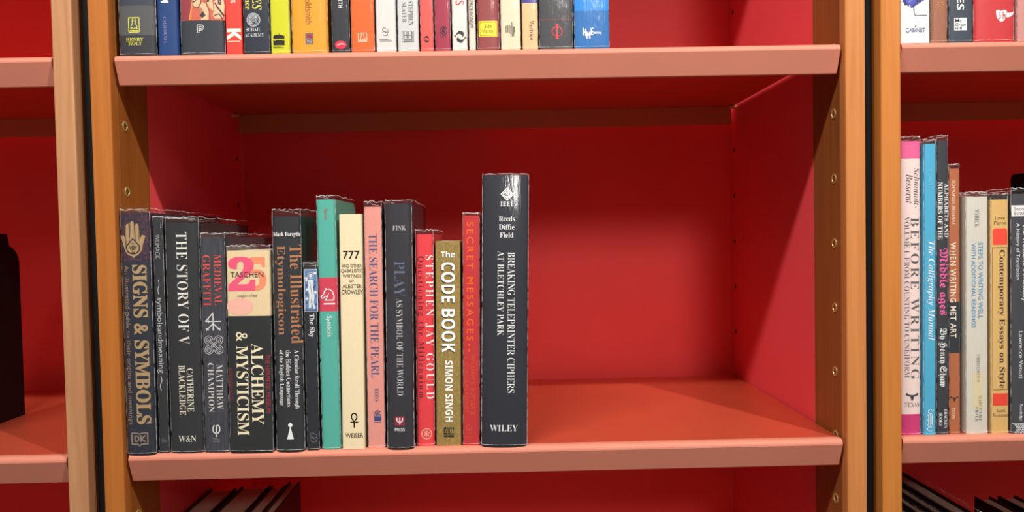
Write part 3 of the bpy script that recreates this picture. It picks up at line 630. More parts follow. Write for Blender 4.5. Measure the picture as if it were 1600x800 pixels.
MIDDLE_ROW = [
 {'l':'navy and purple book with gold hand emblem, at left end of row','x':-0.33346,'y':0.0045,'w':0.02824,'h':0.23248,'a':0.00216,'d':0.195,'hard':1,'c':(44,50,64),'f':0.00366,'m':(0.18656,(96,48,72)),'i':[('i','hand_emblem','hand',[(178,150,108),(50,40,48)],-0.01323,0.01045,0.18916,0.22457,1),('t','title_lettering','sb',(178,150,108),-0.00305,0.01067,0.02958,0.18288,1,0.016,1,1,'SIGNS & SYMBOLS'),('t','subtitle_lettering','sans',(150,124,106),-0.01191,-0.00612,0.02925,0.18252,1,0,1,1,'An illustrated guide to their origins and meanings'),('i','publisher_mark','dk',[(158,140,122)],-0.00842,0.00688,0.00854,0.02094,1)]},
 {'l':'thin dark grey book with small grey lettering and two wavy flourishes','x':-0.31326,'y':0.00894,'w':0.00936,'h':0.22732,'a':0.00215,'d':0.15,'hard':0,'c':(52,54,60),'f':0.00123,'i':[('t','author_lettering','sans',(165,165,170),-0.00275,0.00183,0.18818,0.21136,1,0,1,1,'WOMACK'),('i','flourish','wave',[(190,190,192)],-0.00151,0.00064,0.15409,0.16765,1),('t','title_lettering','sans',(190,190,192),-0.00386,0.00258,0.07763,0.15098,1,0,1,1,'symbolsandmeaning'),('i','flourish','wave',[(190,190,192)],-0.0021,0.00054,0.06114,0.0745,1),('i','publisher_mark','lines',[(95,100,110)],-0.0024,0.00346,0.00998,0.01435,1)]},
 {'l':'thick black book with white serif title, second black spine from left','x':-0.29049,'y':0.00701,'w':0.03219,'h':0.22224,'a':0.00315,'d':0.155,'hard':1,'c':(50,53,56),'f':0.0049,'i':[('t','title_lettering','sb',(236,234,226),-0.0047,0.00569,0.10533,0.21333,1,-0.0118,1,1.05,'THE STORY OF V'),('t','author_lettering','sb',(232,226,205),0.00196,0.00809,0.03996,0.08197,1,-0.006,1,1,'CATHERINE'),('t','author_lettering','sb',(232,226,205),-0.00572,0.00042,0.03715,0.08523,1,-0.006,1,1,'BLACKLEDGE'),('t','publisher_mark','sb',(225,222,210),-0.0077,0.00921,0.0106,0.01682,0,-0.01,1,1,'W&N')]},
 {'l':'grey streaked book with coral lettering and white knot emblem','x':-0.26139,'y':0.00692,'w':0.0232,'h':0.20728,'a':0.00554,'d':0.16,'hard':0,'c':(72,74,84),'f':0.00429,'streak':1,'i':[('t','title_lettering','sb',(226,82,74),0.00135,0.00826,0.1423,0.19121,1,-0.01,1,1,'MEDIEVAL'),('t','title_lettering','sb',(226,82,74),-0.00949,-0.00215,0.1419,0.19081,1,-0.01,1,1,'GRAFFITI'),('i','merchant_mark','fourmark',[(225,225,228)],-0.00806,0.00664,0.11832,0.13499,1),('i','knot_emblem','knot',[(214,216,220)],-0.00937,0.00823,0.09543,0.11306,1),('t','author_lettering','sb',(225,222,216),0.00107,0.00722,0.04166,0.0851,1,-0.0118,1,1,'MATTHEW'),('t','author_lettering','sb',(225,222,216),-0.00693,-0.0014,0.03892,0.08682,1,-0.0118,1,1,'CHAMPION'),('t','publisher_mark','sb',(228,228,228),-0.004,0.00369,0.01497,0.0268,0,0,1,1,'φ'),('i','publisher_mark','lines',[(150,150,155)],-0.0036,0.00317,0.00998,0.01434,1)]},
 {'l':'short thick black book with cream and pink panel at its top','x':-0.22758,'y':0.0045,'w':0.04163,'h':0.19462,'a':0.01049,'d':0.13,'hard':0,'c':(42,46,48),'f':0.00428,'b':[(0.13169,0.19462,(244,220,174))],'i':[('i','panel_number','blob',[(246,188,170)],-0.02116,0.0045,0.13253,0.14913,1),('t','panel_number','sb',(240,92,128),-0.01932,0.00692,0.15586,0.18867,0,0.02,2,1,'2'),('t','panel_number','sb',(244,150,108),0.00021,0.0173,0.15617,0.18807,0,0.02,1,1,'5'),('t','publisher_mark','sans',(60,44,48),-0.01689,0.01454,0.16883,0.17417,0,0.004,3,1,'TASCHEN'),('t','motto_lettering','sc',(110,90,80),-0.01058,0.00866,0.14868,0.15329,0,0,3,1,'semper aliud'),('t','title_lettering','sb',(246,236,200),0.00127,0.01292,0.0268,0.10532,1,-0.002,1,1,'ALCHEMY'),('t','title_lettering','sb',(246,236,200),-0.01283,-0.00137,0.01625,0.11647,1,-0.002,1,1,'& MYSTICISM'),('t','subtitle_lettering','sans',(176,44,66),0.01495,0.01906,0.03824,0.09438,1,0,1,1,'THE HERMETIC MUSEUM'),('t','author_lettering','sans',(140,44,60),-0.0202,-0.01683,0.05,0.08216,1,0,1,1,'ALEXANDER ROOB')]},
 {'l':'dark book with copper serif title and white figure emblem','x':-0.19028,'y':0.0045,'w':0.02748,'h':0.2264,'a':0.00716,'d':0.15,'hard':1,'c':(48,52,58),'f':0.00672,'s':(28,48,46),'i':[('t','author_lettering','sb',(245,245,245),-0.01221,0.01311,0.20652,0.21142,0,0.008,1,1,'Mark Forsyth'),('t','title_lettering','sb',(186,126,84),0.00327,0.0141,0.10431,0.1993,1,-0.006,1,1,'The Illustrated'),('t','title_lettering','sb',(186,126,84),-0.0109,-0.00112,0.11264,0.19867,1,-0.006,1,1,'Etymologicon'),('t','subtitle_lettering','sb',(236,236,236),0.00477,0.00999,0.04118,0.09813,1,-0.004,1,1,'A Circular Stroll Through'),('t','subtitle_lettering','sb',(236,236,236),-0.00239,0.00233,0.04345,0.09797,1,-0.004,1,1,'the Hidden Connections'),('t','subtitle_lettering','sb',(236,236,236),-0.00956,-0.00459,0.0446,0.09812,1,-0.004,1,1,'of the English Language'),('i','publisher_mark','pawn',[(240,244,245)],-0.00271,0.00374,0.0118,0.02765,1)]},
 {'l':'thin black book with small blue and white picture on its spine','x':-0.16884,'y':0.0072,'w':0.01205,'h':0.17842,'a':0.0056,'d':0.12,'hard':0,'c':(40,44,54),'f':0.00308,'i':[('r','cover_picture',(228,232,238),-0.00537,0.00753,0.13459,0.17532,0,0),('i','cover_picture','skyfig',[(100,138,184),(226,230,232),(66,92,138)],-0.00475,0.00704,0.13521,0.1747,1),('t','title_lettering','sb',(240,240,240),-0.00198,0.00386,0.10984,0.13242,1,0,1,1,'The Sky'),('i','publisher_mark','squiggles',[(120,122,128)],-0.00308,0.00464,0.0078,0.01716,1)]},
 {'l':'teal book with a pinkish red band and white knight emblem','x':-0.15151,'y':0.0081,'w':0.01845,'h':0.24207,'a':0.00181,'d':0.11,'hard':1,'c':(88,188,170),'f':0.00368,'b':[(0.13412,0.16688,(222,66,92))],'i':[('t','author_lettering','sans',(190,80,100),-0.00225,0.00204,0.22241,0.23347,1,0,1,1,'Sprat'),('i','knight_emblem','knight',[(245,245,245)],-0.00636,0.00656,0.1413,0.15645,1),('t','title_lettering','sans',(240,245,245),-0.00246,0.00358,0.10969,0.12983,1,0,1,1,'Symbols')]},
 {'l':'worn cream paperback with black lettering and an ankh sign','x':-0.12972,'y':0.00737,'w':0.02234,'h':0.22765,'a':0.01004,'d':0.14,'hard':0,'c':(238,222,184),'f':0,'i':[('t','title_lettering','sans',(28,26,24),-0.00737,0.0086,0.18441,0.19241,0,0.012,1,1,'777'),('t','subtitle_lettering','sans',(40,36,32),-0.00877,0.01028,0.17627,0.17947,0,0.006,1,1,'AND OTHER'),('t','subtitle_lettering','sans',(40,36,32),-0.00977,0.01144,0.17084,0.17484,0,0.006,1,1,'QABALISTIC'),('t','subtitle_lettering','sans',(40,36,32),-0.008,0.00983,0.16652,0.1696,0,0.006,1,1,'WRITINGS'),('t','subtitle_lettering','sans',(40,36,32),-0.00162,0.00268,0.16189,0.16467,0,0.006,1,1,'OF'),('t','author_lettering','sans',(40,36,32),-0.00846,0.00999,0.15633,0.16004,0,0.006,1,1,'ALEISTER'),('t','author_lettering','sans',(40,36,32),-0.00947,0.01101,0.15046,0.15497,0,0.006,1,1,'CROWLEY'),('i','ankh_mark','ankh',[(26,26,28)],-0.00247,0.00434,0.02124,0.03522,1),('t','publisher_mark','sans',(34,32,32),-0.00764,0.00937,0.01112,0.01562,0,0.006,1,1,'WEISER')]},
 {'l':'slim pink book with dark blue serif title and blue cover','x':-0.10775,'y':0.01021,'w':0.01715,'h':0.2343,'a':0.00643,'d':0.15,'hard':0,'c':(240,160,146),'f':0.00493,'s':(24,52,96),'i':[('t','title_lettering','sb',(78,84,136),-0.00421,0.00382,0.06856,0.20825,1,-0.0118,1,1,'THE SEARCH FOR THE PEARL'),('t','author_lettering','sb',(84,88,138),-0.00146,0.00307,0.04513,0.05826,1,-0.0118,1,1,'ROSS'),('i','publisher_mark','abc',[(54,72,132)],-0.00214,0.00487,0.02444,0.03697,1)]},
 {'l':'black cloth book with grey title and small crimson square emblem','x':-0.0839,'y':0.0045,'w':0.02604,'h':0.23691,'a':0.01216,'d':0.15,'hard':1,'c':(52,53,60),'f':0.00306,'i':[('t','author_lettering','sb',(196,196,200),-0.00534,0.00746,0.21119,0.21548,0,-0.0118,1,1,'FINK'),('t','title_lettering','sb',(104,112,140),-0.00413,0.00581,0.14729,0.18149,1,-0.0118,1,1,'PLAY'),('t','title_lettering','sb',(200,200,205),-0.00273,0.00324,0.05179,0.14543,1,-0.0118,1,1,'AS SYMBOL OF THE WORLD'),('r','publisher_mark',(150,36,58),-0.00528,0.00416,0.02251,0.03153,0,0),('t','publisher_mark','sans',(240,240,240),-0.00373,0.00262,0.02375,0.03028,0,0.012,1,1,'Ψ'),('t','publisher_mark','ss',(230,230,232),-0.00537,0.00419,0.01721,0.02033,0,0,1,1,'PRESS')]},
 {'l':'bright red book with white and dark red widely spaced lettering','x':-0.06056,'y':0.014,'w':0.01783,'h':0.20678,'a':0.01458,'d':0.13,'hard':1,'c':(238,62,70),'f':0.00435,'i':[('t','author_lettering','sb',(250,236,230),0.00047,0.00857,0.04611,0.18649,1,-0.0118,1,1.35,'STEPHEN JAY GOULD'),('t','title_lettering','sb',(112,20,34),-0.00794,-0.00028,0.04718,0.1856,1,-0.0118,1,1.35,'Questioning the Millennium'),('i','publisher_mark','emblem',[(246,196,170)],-0.0038,0.00577,0.00672,0.01662,1)]},
 {'l':'olive gold paperback with bold white capital lettering','x':-0.03787,'y':0.0125,'w':0.02474,'h':0.19982,'a':0.01593,'d':0.125,'hard':0,'c':(146,124,70),'f':0,'swirl':1,'i':[('t','title_lettering','ss',(250,250,246),-0.00658,0.00676,0.184,0.1899,0,0,1,1,'The'),('t','title_shadow','ss',(40,34,24),-0.00688,0.00617,0.09067,0.1786,1,0,1,1,'CODE BOOK'),('t','title_lettering','ss',(250,250,246),-0.00626,0.0068,0.09141,0.17933,1,0,2,1,'CODE BOOK'),('t','author_lettering','ss',(250,250,246),-0.003,0.00417,0.02361,0.0835,1,0,1,1,'SIMON SINGH'),('i','publisher_mark','fourth',[(38,38,40),(160,140,84)],-0.00479,0.00508,0.00851,0.01795,1)]},
 {'l':'slim orange red book with spaced orange lettering, left of tallest black book','x':-0.01573,'y':0.01181,'w':0.01674,'h':0.22416,'a':0.01966,'d':0.14,'hard':0,'c':(202,44,46),'f':0.00247,'i':[('t','title_lettering','sans',(246,98,34),-0.00441,0.00224,0.09168,0.218,1,0.012,1,1.4,'SECRET MESSAGES--'),('t','author_lettering','sans',(224,84,44),-0.00059,0.00315,0.02955,0.08876,1,0,1,1,'WILLIAM S. BUTLER &'),('t','author_lettering','sans',(214,84,54),-0.00658,-0.00284,0.03157,0.08638,1,0,1,1,'L. DOUGLAS KEENEY'),('i','publisher_mark','squiggles',[(226,100,60)],-0.00539,0.00086,0.01138,0.0202,1),('i','publisher_mark','lines',[(214,84,60)],-0.00664,0.00148,0.00572,0.0095,1)]},
 {'l':'tallest thick black book with white diamond emblem, at right end of row','x':0.01639,'y':0.0045,'w':0.04471,'h':0.26192,'a':0.02393,'d':0.18,'hard':1,'c':(42,46,58),'f':0.00122,'i':[('i','diamond_emblem','diamond',[(245,245,245),(40,42,48)],-0.00486,0.00803,0.23743,0.25029,1),('t','publisher_mark','ss',(245,245,245),-0.00482,0.00776,0.23235,0.23682,0,0,1,1,'IEEE'),('t','author_lettering','sb',(240,240,240),-0.00623,0.00906,0.21782,0.22273,0,-0.002,1,1,'Reeds'),('t','author_lettering','sb',(240,240,240),-0.00619,0.0088,0.20984,0.21506,0,-0.002,1,1,'Diffie'),('t','author_lettering','sb',(240,240,240),-0.0053,0.00779,0.20205,0.20708,0,-0.002,1,1,'Field'),('t','title_lettering','sb',(240,240,238),0.00248,0.00945,0.05218,0.18826,1,-0.0118,1,1,'BREAKING TELEPRINTER CIPHERS'),('t','title_lettering','sb',(240,240,238),-0.00733,-0.00117,0.10762,0.18907,1,-0.0118,1,1,'AT BLETCHLEY PARK'),('t','publisher_mark','sb',(240,240,240),-0.01407,0.01287,0.01478,0.02089,0,-0.0118,1,1,'WILEY')]},
]
UPPER_ROW = [
 {'l':'grey book with yellow emblem, at left end of upper row','x':-0.32587,'y':0.008,'w':0.03549,'h':0.235,'a':0,'d':0.16,'hard':1,'c':(98,101,102),'f':0.004,'b':[(0.04717,0.235,(64,72,88)),(0,0.01944,(56,58,68))],'i':[('i','publisher_mark','owl',[(226,226,90)],-0.00714,0.00285,0.0222,0.03577,1),('t','publisher_mark','sb',(226,226,90),-0.01003,0.00631,0.01356,0.01676,0,0,1,1,'HENRY'),('t','publisher_mark','sb',(226,226,90),-0.00804,0.00467,0.00969,0.01283,0,0,1,1,'HOLT')]},
 {'l':'royal blue book with faint pink lettering, beside grey book on upper shelf','x':-0.29666,'y':0.008,'w':0.02012,'h':0.22,'a':0,'d':0.16,'hard':1,'c':(30,64,122),'f':0,'i':[('t','title_lettering','ss',(235,235,238),-0.00528,0.00198,0.04918,0.05701,1,0,1,1,'M'),('t','publisher_mark','sb',(150,130,170),-0.00334,-0.0008,0.01117,0.03591,1,-0.0118,1,1,'CALIFORNIA')]},
 {'l':'slate book with orange cat picture above a white letter emblem','x':-0.26412,'y':0.008,'w':0.04216,'h':0.22,'a':0,'d':0.16,'hard':1,'c':(58,66,76),'f':0.004,'i':[('r','cover_picture',(206,104,80),-0.01974,0.02187,0.03236,0.07573,0,0),('i','cover_picture','cats',[(232,190,150),(70,50,56),(232,140,80),(150,60,70)],-0.01933,0.02155,0.03266,0.07453,1),('i','publisher_mark','pmark',[(238,238,238)],-0.00481,0.00247,0.0209,0.02827,1)]},
 {'l':'red book with a cream letter emblem on upper shelf','x':-0.23375,'y':0.008,'w':0.01578,'h':0.2,'a':0,'d':0.16,'hard':0,'c':(240,66,54),'f':0,'i':[('t','publisher_mark','ss',(250,236,214),-0.00653,0.00682,0.01315,0.02403,1,0.02,1,1,'K'),('r','publisher_mark',(246,190,170),-0.00643,0.00602,0.01145,0.01242,0,0),('t','author_lettering','sans',(250,230,220),-0.00195,0.0023,0.04788,0.0518,1,0,1,1,'S')]},
 {'l':'navy book with round white emblem and yellow lettering on upper shelf','x':-0.21238,'y':0.008,'w':0.02415,'h':0.21,'a':0,'d':0.16,'hard':0,'c':(38,48,66),'f':0.004,'i':[('t','title_lettering','bi',(226,214,96),-0.00305,0.00575,0.0415,0.05387,1,0,1,1,'ES'),('t','subtitle_lettering','sb',(226,214,96),-0.00975,-0.0058,0.04195,0.0522,1,0,1,1,'nce'),('i','publisher_mark','globe',[(206,210,216)],-0.00837,0.00378,0.02585,0.03823,1),('t','publisher_mark','sb',(220,222,226),-0.00955,0.00442,0.02101,0.02434,0,-0.01,1,1,'SUHAIL'),('t','publisher_mark','sb',(220,222,226),-0.01091,0.00731,0.01598,0.01949,0,-0.01,1,1,'ACADEMY')]},
 {'l':'acid yellow green book with black flame emblem on upper shelf','x':-0.18987,'y':0.008,'w':0.01808,'h':0.205,'a':0,'d':0.16,'hard':0,'c':(214,216,18),'f':0.004,'i':[('i','publisher_mark','flames',[(28,28,22)],-0.00651,0.00414,0.00762,0.01912,1),('i','publisher_mark','lines',[(70,70,30)],-0.00673,0.00362,0.00484,0.00641,1)]},
 {'l':'wide golden orange book with brown vertical lettering on upper shelf','x':-0.16204,'y':0.008,'w':0.03477,'h':0.215,'a':0,'d':0.16,'hard':1,'c':(248,166,34),'f':0.004,'i':[('t','author_lettering','sans',(150,92,40),-0.00321,0.00318,0.02714,0.05071,1,0,1,1,'oldsmith'),('r','publisher_mark',(120,104,104),-0.00372,0.0037,0.00806,0.01866,0,0),('i','publisher_mark','blob',[(150,50,70)],-0.00264,0.00284,0.01261,0.01775,1),('i','publisher_mark','squiggles',[(190,184,176)],-0.00275,0.00273,0.00837,0.01382,2)]},
 {'l':'black book with red lips emblem on upper shelf','x':-0.13226,'y':0.008,'w':0.01683,'h':0.21,'a':0,'d':0.16,'hard':0,'c':(44,48,58),'f':0.004,'i':[('t','author_lettering','ss',(225,225,228),-0.00147,0.00248,0.04179,0.04964,1,0,1,1,'ITH'),('i','publisher_mark','lips',[(230,50,74),(250,220,220)],-0.00552,0.00545,0.00304,0.01092,1)]},
 {'l':'plain orange book with small white emblem on upper shelf','x':-0.11129,'y':0.008,'w':0.02233,'h':0.205,'a':0,'d':0.16,'hard':0,'c':(236,104,30),'f':0.004,'i':[('i','publisher_mark','owl',[(250,220,190)],-0.00407,0.00386,0.00968,0.01786,1)]},
 {'l':'white book with small grey figure emblem on upper shelf','x':-0.08895,'y':0.008,'w':0.01929,'h':0.2,'a':0,'d':0.16,'hard':0,'c':(226,224,220),'f':0.004,'i':[('i','publisher_mark','squiggles',[(130,130,130)],-0.00371,0.00239,0.01509,0.02297,1),('i','publisher_mark','lines',[(130,130,130)],-0.00635,0.00555,0.00963,0.01205,1)]},
 {'l':'pale grey book with grey capitals and square letter emblem on upper shelf','x':-0.06783,'y':0.008,'w':0.02014,'h':0.21,'a':0,'d':0.16,'hard':0,'c':(214,216,214),'f':0.004,'i':[('t','author_lettering','sb',(96,98,100),0.0006,0.00505,0.02441,0.04771,1,-0.0118,1,1,'STEPHEN'),('t','author_lettering','sb',(96,98,100),-0.00531,-0.00122,0.02723,0.04629,1,-0.0118,1,1,'SLATER'),('i','publisher_mark','hbox',[(96,98,100)],-0.00572,0.00527,0.00868,0.01899,1)]},
 {'l':'coral red book with small dark round emblem on upper shelf','x':-0.05002,'y':0.008,'w':0.01267,'h':0.2,'a':0,'d':0.16,'hard':0,'c':(240,92,84),'f':0.004,'i':[('i','publisher_mark','recycle',[(60,34,40)],-0.00373,0.00329,0.00779,0.01446,1)]},
 {'l':'maroon cloth book with dark round emblem on upper shelf','x':-0.03483,'y':0.008,'w':0.0149,'h':0.2,'a':0,'d':0.16,'hard':0,'c':(168,44,72),'f':0.004,'i':[('i','publisher_mark','emblem',[(60,20,34)],-0.00256,0.00417,0.01482,0.0227,1),('t','publisher_mark','ss',(60,20,34),-0.00072,0.00246,0.01603,0.02167,0,0,1,1,'S'),('t','publisher_mark','sb',(110,26,50),-0.00206,0.00313,0.01257,0.01421,0,0,1,1,'SAGE')]},
 {'l':'white book with black swirl emblem and red letter on upper shelf','x':-0.01855,'y':0.008,'w':0.01461,'h':0.205,'a':0,'d':0.16,'hard':0,'c':(240,230,222),'f':0.004,'i':[('i','publisher_mark','recycle',[(50,52,56)],-0.00582,0.00672,0.00697,0.01881,1),('t','title_lettering','sans',(206,60,70),-0.0036,0.00464,0.04276,0.0473,1,0,1,1,'S')]},
 {'l':'slim cream book with black vertical capitals on upper shelf','x':-0.00656,'y':0.008,'w':0.00656,'h':0.2,'a':0,'d':0.16,'hard':0,'c':(232,222,204),'f':0.004,'i':[('t','title_lettering','sans',(60,60,62),-0.00236,0.00131,0.02076,0.04894,1,0,1,1,'SPACE/AGNSW')]},
 {'l':'dusty maroon book with yellow label on upper shelf','x':0.00868,'y':0.008,'w':0.02112,'h':0.215,'a':0,'d':0.16,'hard':1,'c':(152,66,66),'f':0.004,'i':[('r','publisher_mark',(246,226,58),-0.00903,0.00872,0.01274,0.02749,0,0),('i','publisher_mark','frame',[(70,60,40)],-0.0078,0.00768,0.01396,0.02628,1),('t','publisher_mark','sb',(80,70,40),-0.00348,0.00356,0.02033,0.02415,0,-0.01,1,1,'John'),('t','publisher_mark','sb',(80,70,40),-0.00602,0.00561,0.01535,0.0196,0,-0.01,1,1,'Murray')]},
 {'l':'cream book with black barred emblem on upper shelf','x':0.0302,'y':0.008,'w':0.01914,'h':0.21,'a':0,'d':0.16,'hard':0,'c':(236,220,188),'f':0.004,'i':[('i','publisher_mark','bars',[(64,68,72)],-0.00486,0.00402,0.01228,0.02594,1)]},
 {'l':'peach book with violet top band on upper shelf','x':0.04883,'y':0.008,'w':0.01531,'h':0.205,'a':0,'d':0.16,'hard':0,'c':(246,196,144),'f':0.004,'b':[(0.04383,0.205,(72,70,150))],'i':[('t','publisher_mark','sb',(100,80,66),-0.00084,0.00363,0.00801,0.02714,1,-0.0118,1,1,'Westview')]},
 {'l':'wide charcoal book with red ringed bar emblem on upper shelf','x':0.07384,'y':0.008,'w':0.03191,'h':0.225,'a':0,'d':0.16,'hard':0,'c':(70,73,77),'f':0.004,'i':[('r','spine_rule',(150,70,80),-0.01524,0.01572,0.02732,0.02792,0,0),('i','publisher_mark','phi',[(226,70,84)],-0.0041,0.00559,0.00975,0.02312,1)]},
 {'l':'bright blue book with white letters, at right end of upper row','x':0.10813,'y':0.008,'w':0.03387,'h':0.22,'a':0,'d':0.16,'hard':0,'c':(18,112,186),'f':0.004,'b':[(0.03565,0.22,(16,140,226))],'i':[('i','publisher_mark','hme',[(240,245,250)],-0.00896,0.00117,0.00927,0.019,1),('t','publisher_mark','ss',(240,245,250),0.00026,0.00886,0.01279,0.01613,0,0,1,1,'Publishing')]},
]
RIGHT_ROW = [
 {'l':'pale pink book with magenta ends, against the wooden post','x':0.41751,'y':0.0132,'w':0.02127,'h':0.28837,'a':0.00132,'d':0.2,'hard':1,'c':(250,226,220),'f':0.00435,'b':[(0.27159,0.28836,(246,104,160)),(0,0.02064,(214,58,124))],'i':[('t','author_lettering','bi',(84,76,80),0.00313,0.00879,0.22352,0.26241,1,-0.0118,1,1,'Schmandt-'),('t','author_lettering','bi',(84,76,80),-0.00473,0.00187,0.22802,0.25669,1,-0.0118,1,1,'Besserat'),('t','title_lettering','sb',(96,92,96),-0.00021,0.00832,0.0551,0.21418,1,-0.0118,1,1.3,'BEFORE WRITING'),('t','subtitle_lettering','sb',(110,104,106),-0.00633,-0.00147,0.05672,0.21495,1,-0.0118,1,1,'VOLUME I  FROM COUNTING TO CUNEIFORM'),('i','publisher_mark','longhorn',[(60,60,66)],-0.00545,0.00755,0.03394,0.04186,1),('t','publisher_mark','sb',(96,92,96),-0.00623,0.00817,0.02804,0.03236,0,-0.0118,1,1,'TEXAS')]},
 {'l':'bright cyan blue book with white italic lettering in right bay','x':0.43558,'y':0.01159,'w':0.01174,'h':0.28537,'a':0.00299,'d':0.2,'hard':0,'c':(78,182,222),'f':0.00372,'i':[('t','author_lettering','sb',(110,205,240),-0.00208,0.00232,0.24128,0.26055,1,-0.0118,1,1,'HASKELL'),('t','title_lettering','bi',(240,246,250),-0.00371,0.00429,0.09355,0.19078,1,-0.008,1,1,'The Calligraphy Manual'),('i','publisher_mark','ornate',[(225,240,248)],-0.00352,0.00345,0.00381,0.02536,1)]},
 {'l':'tall slim slate book with pink blackletter title','x':0.44871,'y':0.01295,'w':0.01117,'h':0.28841,'a':0.002,'d':0.22,'hard':0,'c':(62,66,74),'f':0.00497,'i':[('t','title_lettering','sb',(240,240,238),0.00157,0.00547,0.19421,0.24667,1,0,1,1,'ALPHABETS AND'),('t','title_lettering','sb',(240,240,238),-0.00492,-0.00019,0.19245,0.24803,1,0,1,1,'NUMBERS OF THE'),('t','title_lettering','fb',(250,100,170),-0.00492,0.005,0.118,0.18363,1,0,1,1,'Middle ages'),('t','author_lettering','fb',(240,240,238),-0.00447,0.00408,0.04728,0.10478,1,0,1,1,'By Henry Shaw'),('t','publisher_mark','sb',(225,225,225),0.00137,0.00429,0.00629,0.02471,1,0,1,1,'BRACKEN'),('t','publisher_mark','sb',(225,225,225),-0.00371,-0.00066,0.00895,0.02165,1,0,1,1,'BOOKS')]},
 {'l':'slim copper brown book with dark middle band','x':0.46176,'y':0.014,'w':0.01061,'h':0.26093,'a':-0.00094,'d':0.19,'hard':0,'c':(188,108,66),'f':0.00436,'b':[(0.08005,0.13056,(52,58,66))],'i':[('t','author_lettering','sans',(246,220,190),-0.00285,0.0005,0.20596,0.24972,1,0,1,1,'SCHMANDT-BESSERAT'),('t','title_lettering','sans',(248,238,220),-0.00463,0.00119,0.09527,0.18905,1,0.006,1,1.15,'WHEN WRITING MET ART'),('i','publisher_mark','longhorn',[(60,44,40)],-0.00477,0.00305,0.03189,0.03761,1),('t','publisher_mark','sans',(246,220,190),-0.00334,-0.00048,0.01476,0.0262,1,0,1,1,'TEXAS')]},
 {'l':'off white book with blue capital lettering in right bay','x':0.48301,'y':0.01242,'w':0.02184,'h':0.2333,'a':-0.0008,'d':0.17,'hard':0,'c':(224,220,206),'f':0.00437,'i':[('r','paper_tape',(224,210,170),-0.00471,0.00544,0.02413,0.06024,0,0),('t','author_lettering','sb',(120,120,120),-0.00258,0.00152,0.20365,0.22114,1,-0.0118,1,1,'WYRICK'),('t','title_lettering','sans',(60,146,196),0.00081,0.00524,0.11384,0.18857,1,0.006,1,1,'STEPS TO WRITING WELL'),('t','subtitle_lettering','sans',(80,156,200),-0.00583,-0.00191,0.10516,0.18807,1,0.006,1,1,'WITH ADDITIONAL READINGS'),('t','edition_lettering','sb',(140,136,126),-0.00087,0.0023,0.05074,0.07919,1,-0.0118,1,1,'THIRD EDITION'),('t','publisher_mark','sb',(120,118,112),0.00117,0.00403,0.01265,0.03803,1,-0.0118,1,1,'HARCOURT'),('t','publisher_mark','sb',(120,118,112),-0.0022,0.00047,0.01209,0.02669,1,-0.0118,1,1,'BRACE')]},
 {'l':'tan yellow book with red blocks and boxed black title','x':0.50523,'y':0.01168,'w':0.01746,'h':0.23006,'a':-0.00219,'d':0.17,'hard':0,'c':(232,190,116),'f':0.00561,'i':[('t','author_lettering','sans',(110,90,60),-0.0048,0.00465,0.21053,0.21384,0,0,1,1,'Love'),('t','author_lettering','sans',(110,90,60),-0.00607,0.00622,0.20484,0.20884,0,0,1,1,'Payne'),('r','red_block',(240,76,54),-0.00735,0.00715,0.1859,0.20197,0,0.003),('i','title_box','frame',[(120,90,60)],-0.00733,0.00735,0.04345,0.1832,1),('t','title_lettering','sb',(62,52,44),-0.00227,0.00469,0.04469,0.18092,1,0,1,1,'Contemporary Essays on Style'),('r','red_block',(236,70,50),-0.00736,0.00756,0.02761,0.03965,0,0.0005),('t','publisher_mark','sans',(110,90,60),-0.00389,0.00532,0.02062,0.02443,0,0,1,1,'Scott,'),('t','publisher_mark','sans',(110,90,60),-0.00675,0.00786,0.0165,0.01999,0,0,1,1,'Foresman')]},
 {'l':'slate grey book with white label, at right edge of right bay','x':0.52889,'y':0.00961,'w':0.02706,'h':0.23512,'a':-0.00129,'d':0.17,'hard':0,'c':(76,80,86),'f':0.0056,'i':[('r','edition_label',(240,240,238),-0.01362,0.00965,0.21325,0.22396,0,0),('t','edition_label','sans',(90,92,96),-0.01173,0.00399,0.21901,0.22244,0,0,1,1,'Second'),('t','edition_label','sans',(90,92,96),-0.0111,0.00399,0.21465,0.21789,0,0,1,1,'Edition'),('t','subtitle_lettering','sans',(228,230,232),-0.01004,-0.00576,0.15135,0.20663,1,0,1,1,'A History of Translation'),('t','title_lettering','sans',(235,236,238),-0.00418,0.00086,0.13024,0.20589,1,0.008,1,1,"The Translator's Invisibility"),('t','author_lettering','sans',(232,232,234),-0.00671,-0.0026,0.05481,0.10078,1,0,1,1,'Lawrence Venuti'),('t','publisher_mark','sans',(225,225,228),-0.00671,-0.00291,0.01309,0.02891,1,0,1,1,'Routledge'),('i','zigzag_band','zigzag',[(230,230,232)],-0.01305,0.01232,0.00032,0.00983,1)]},
]
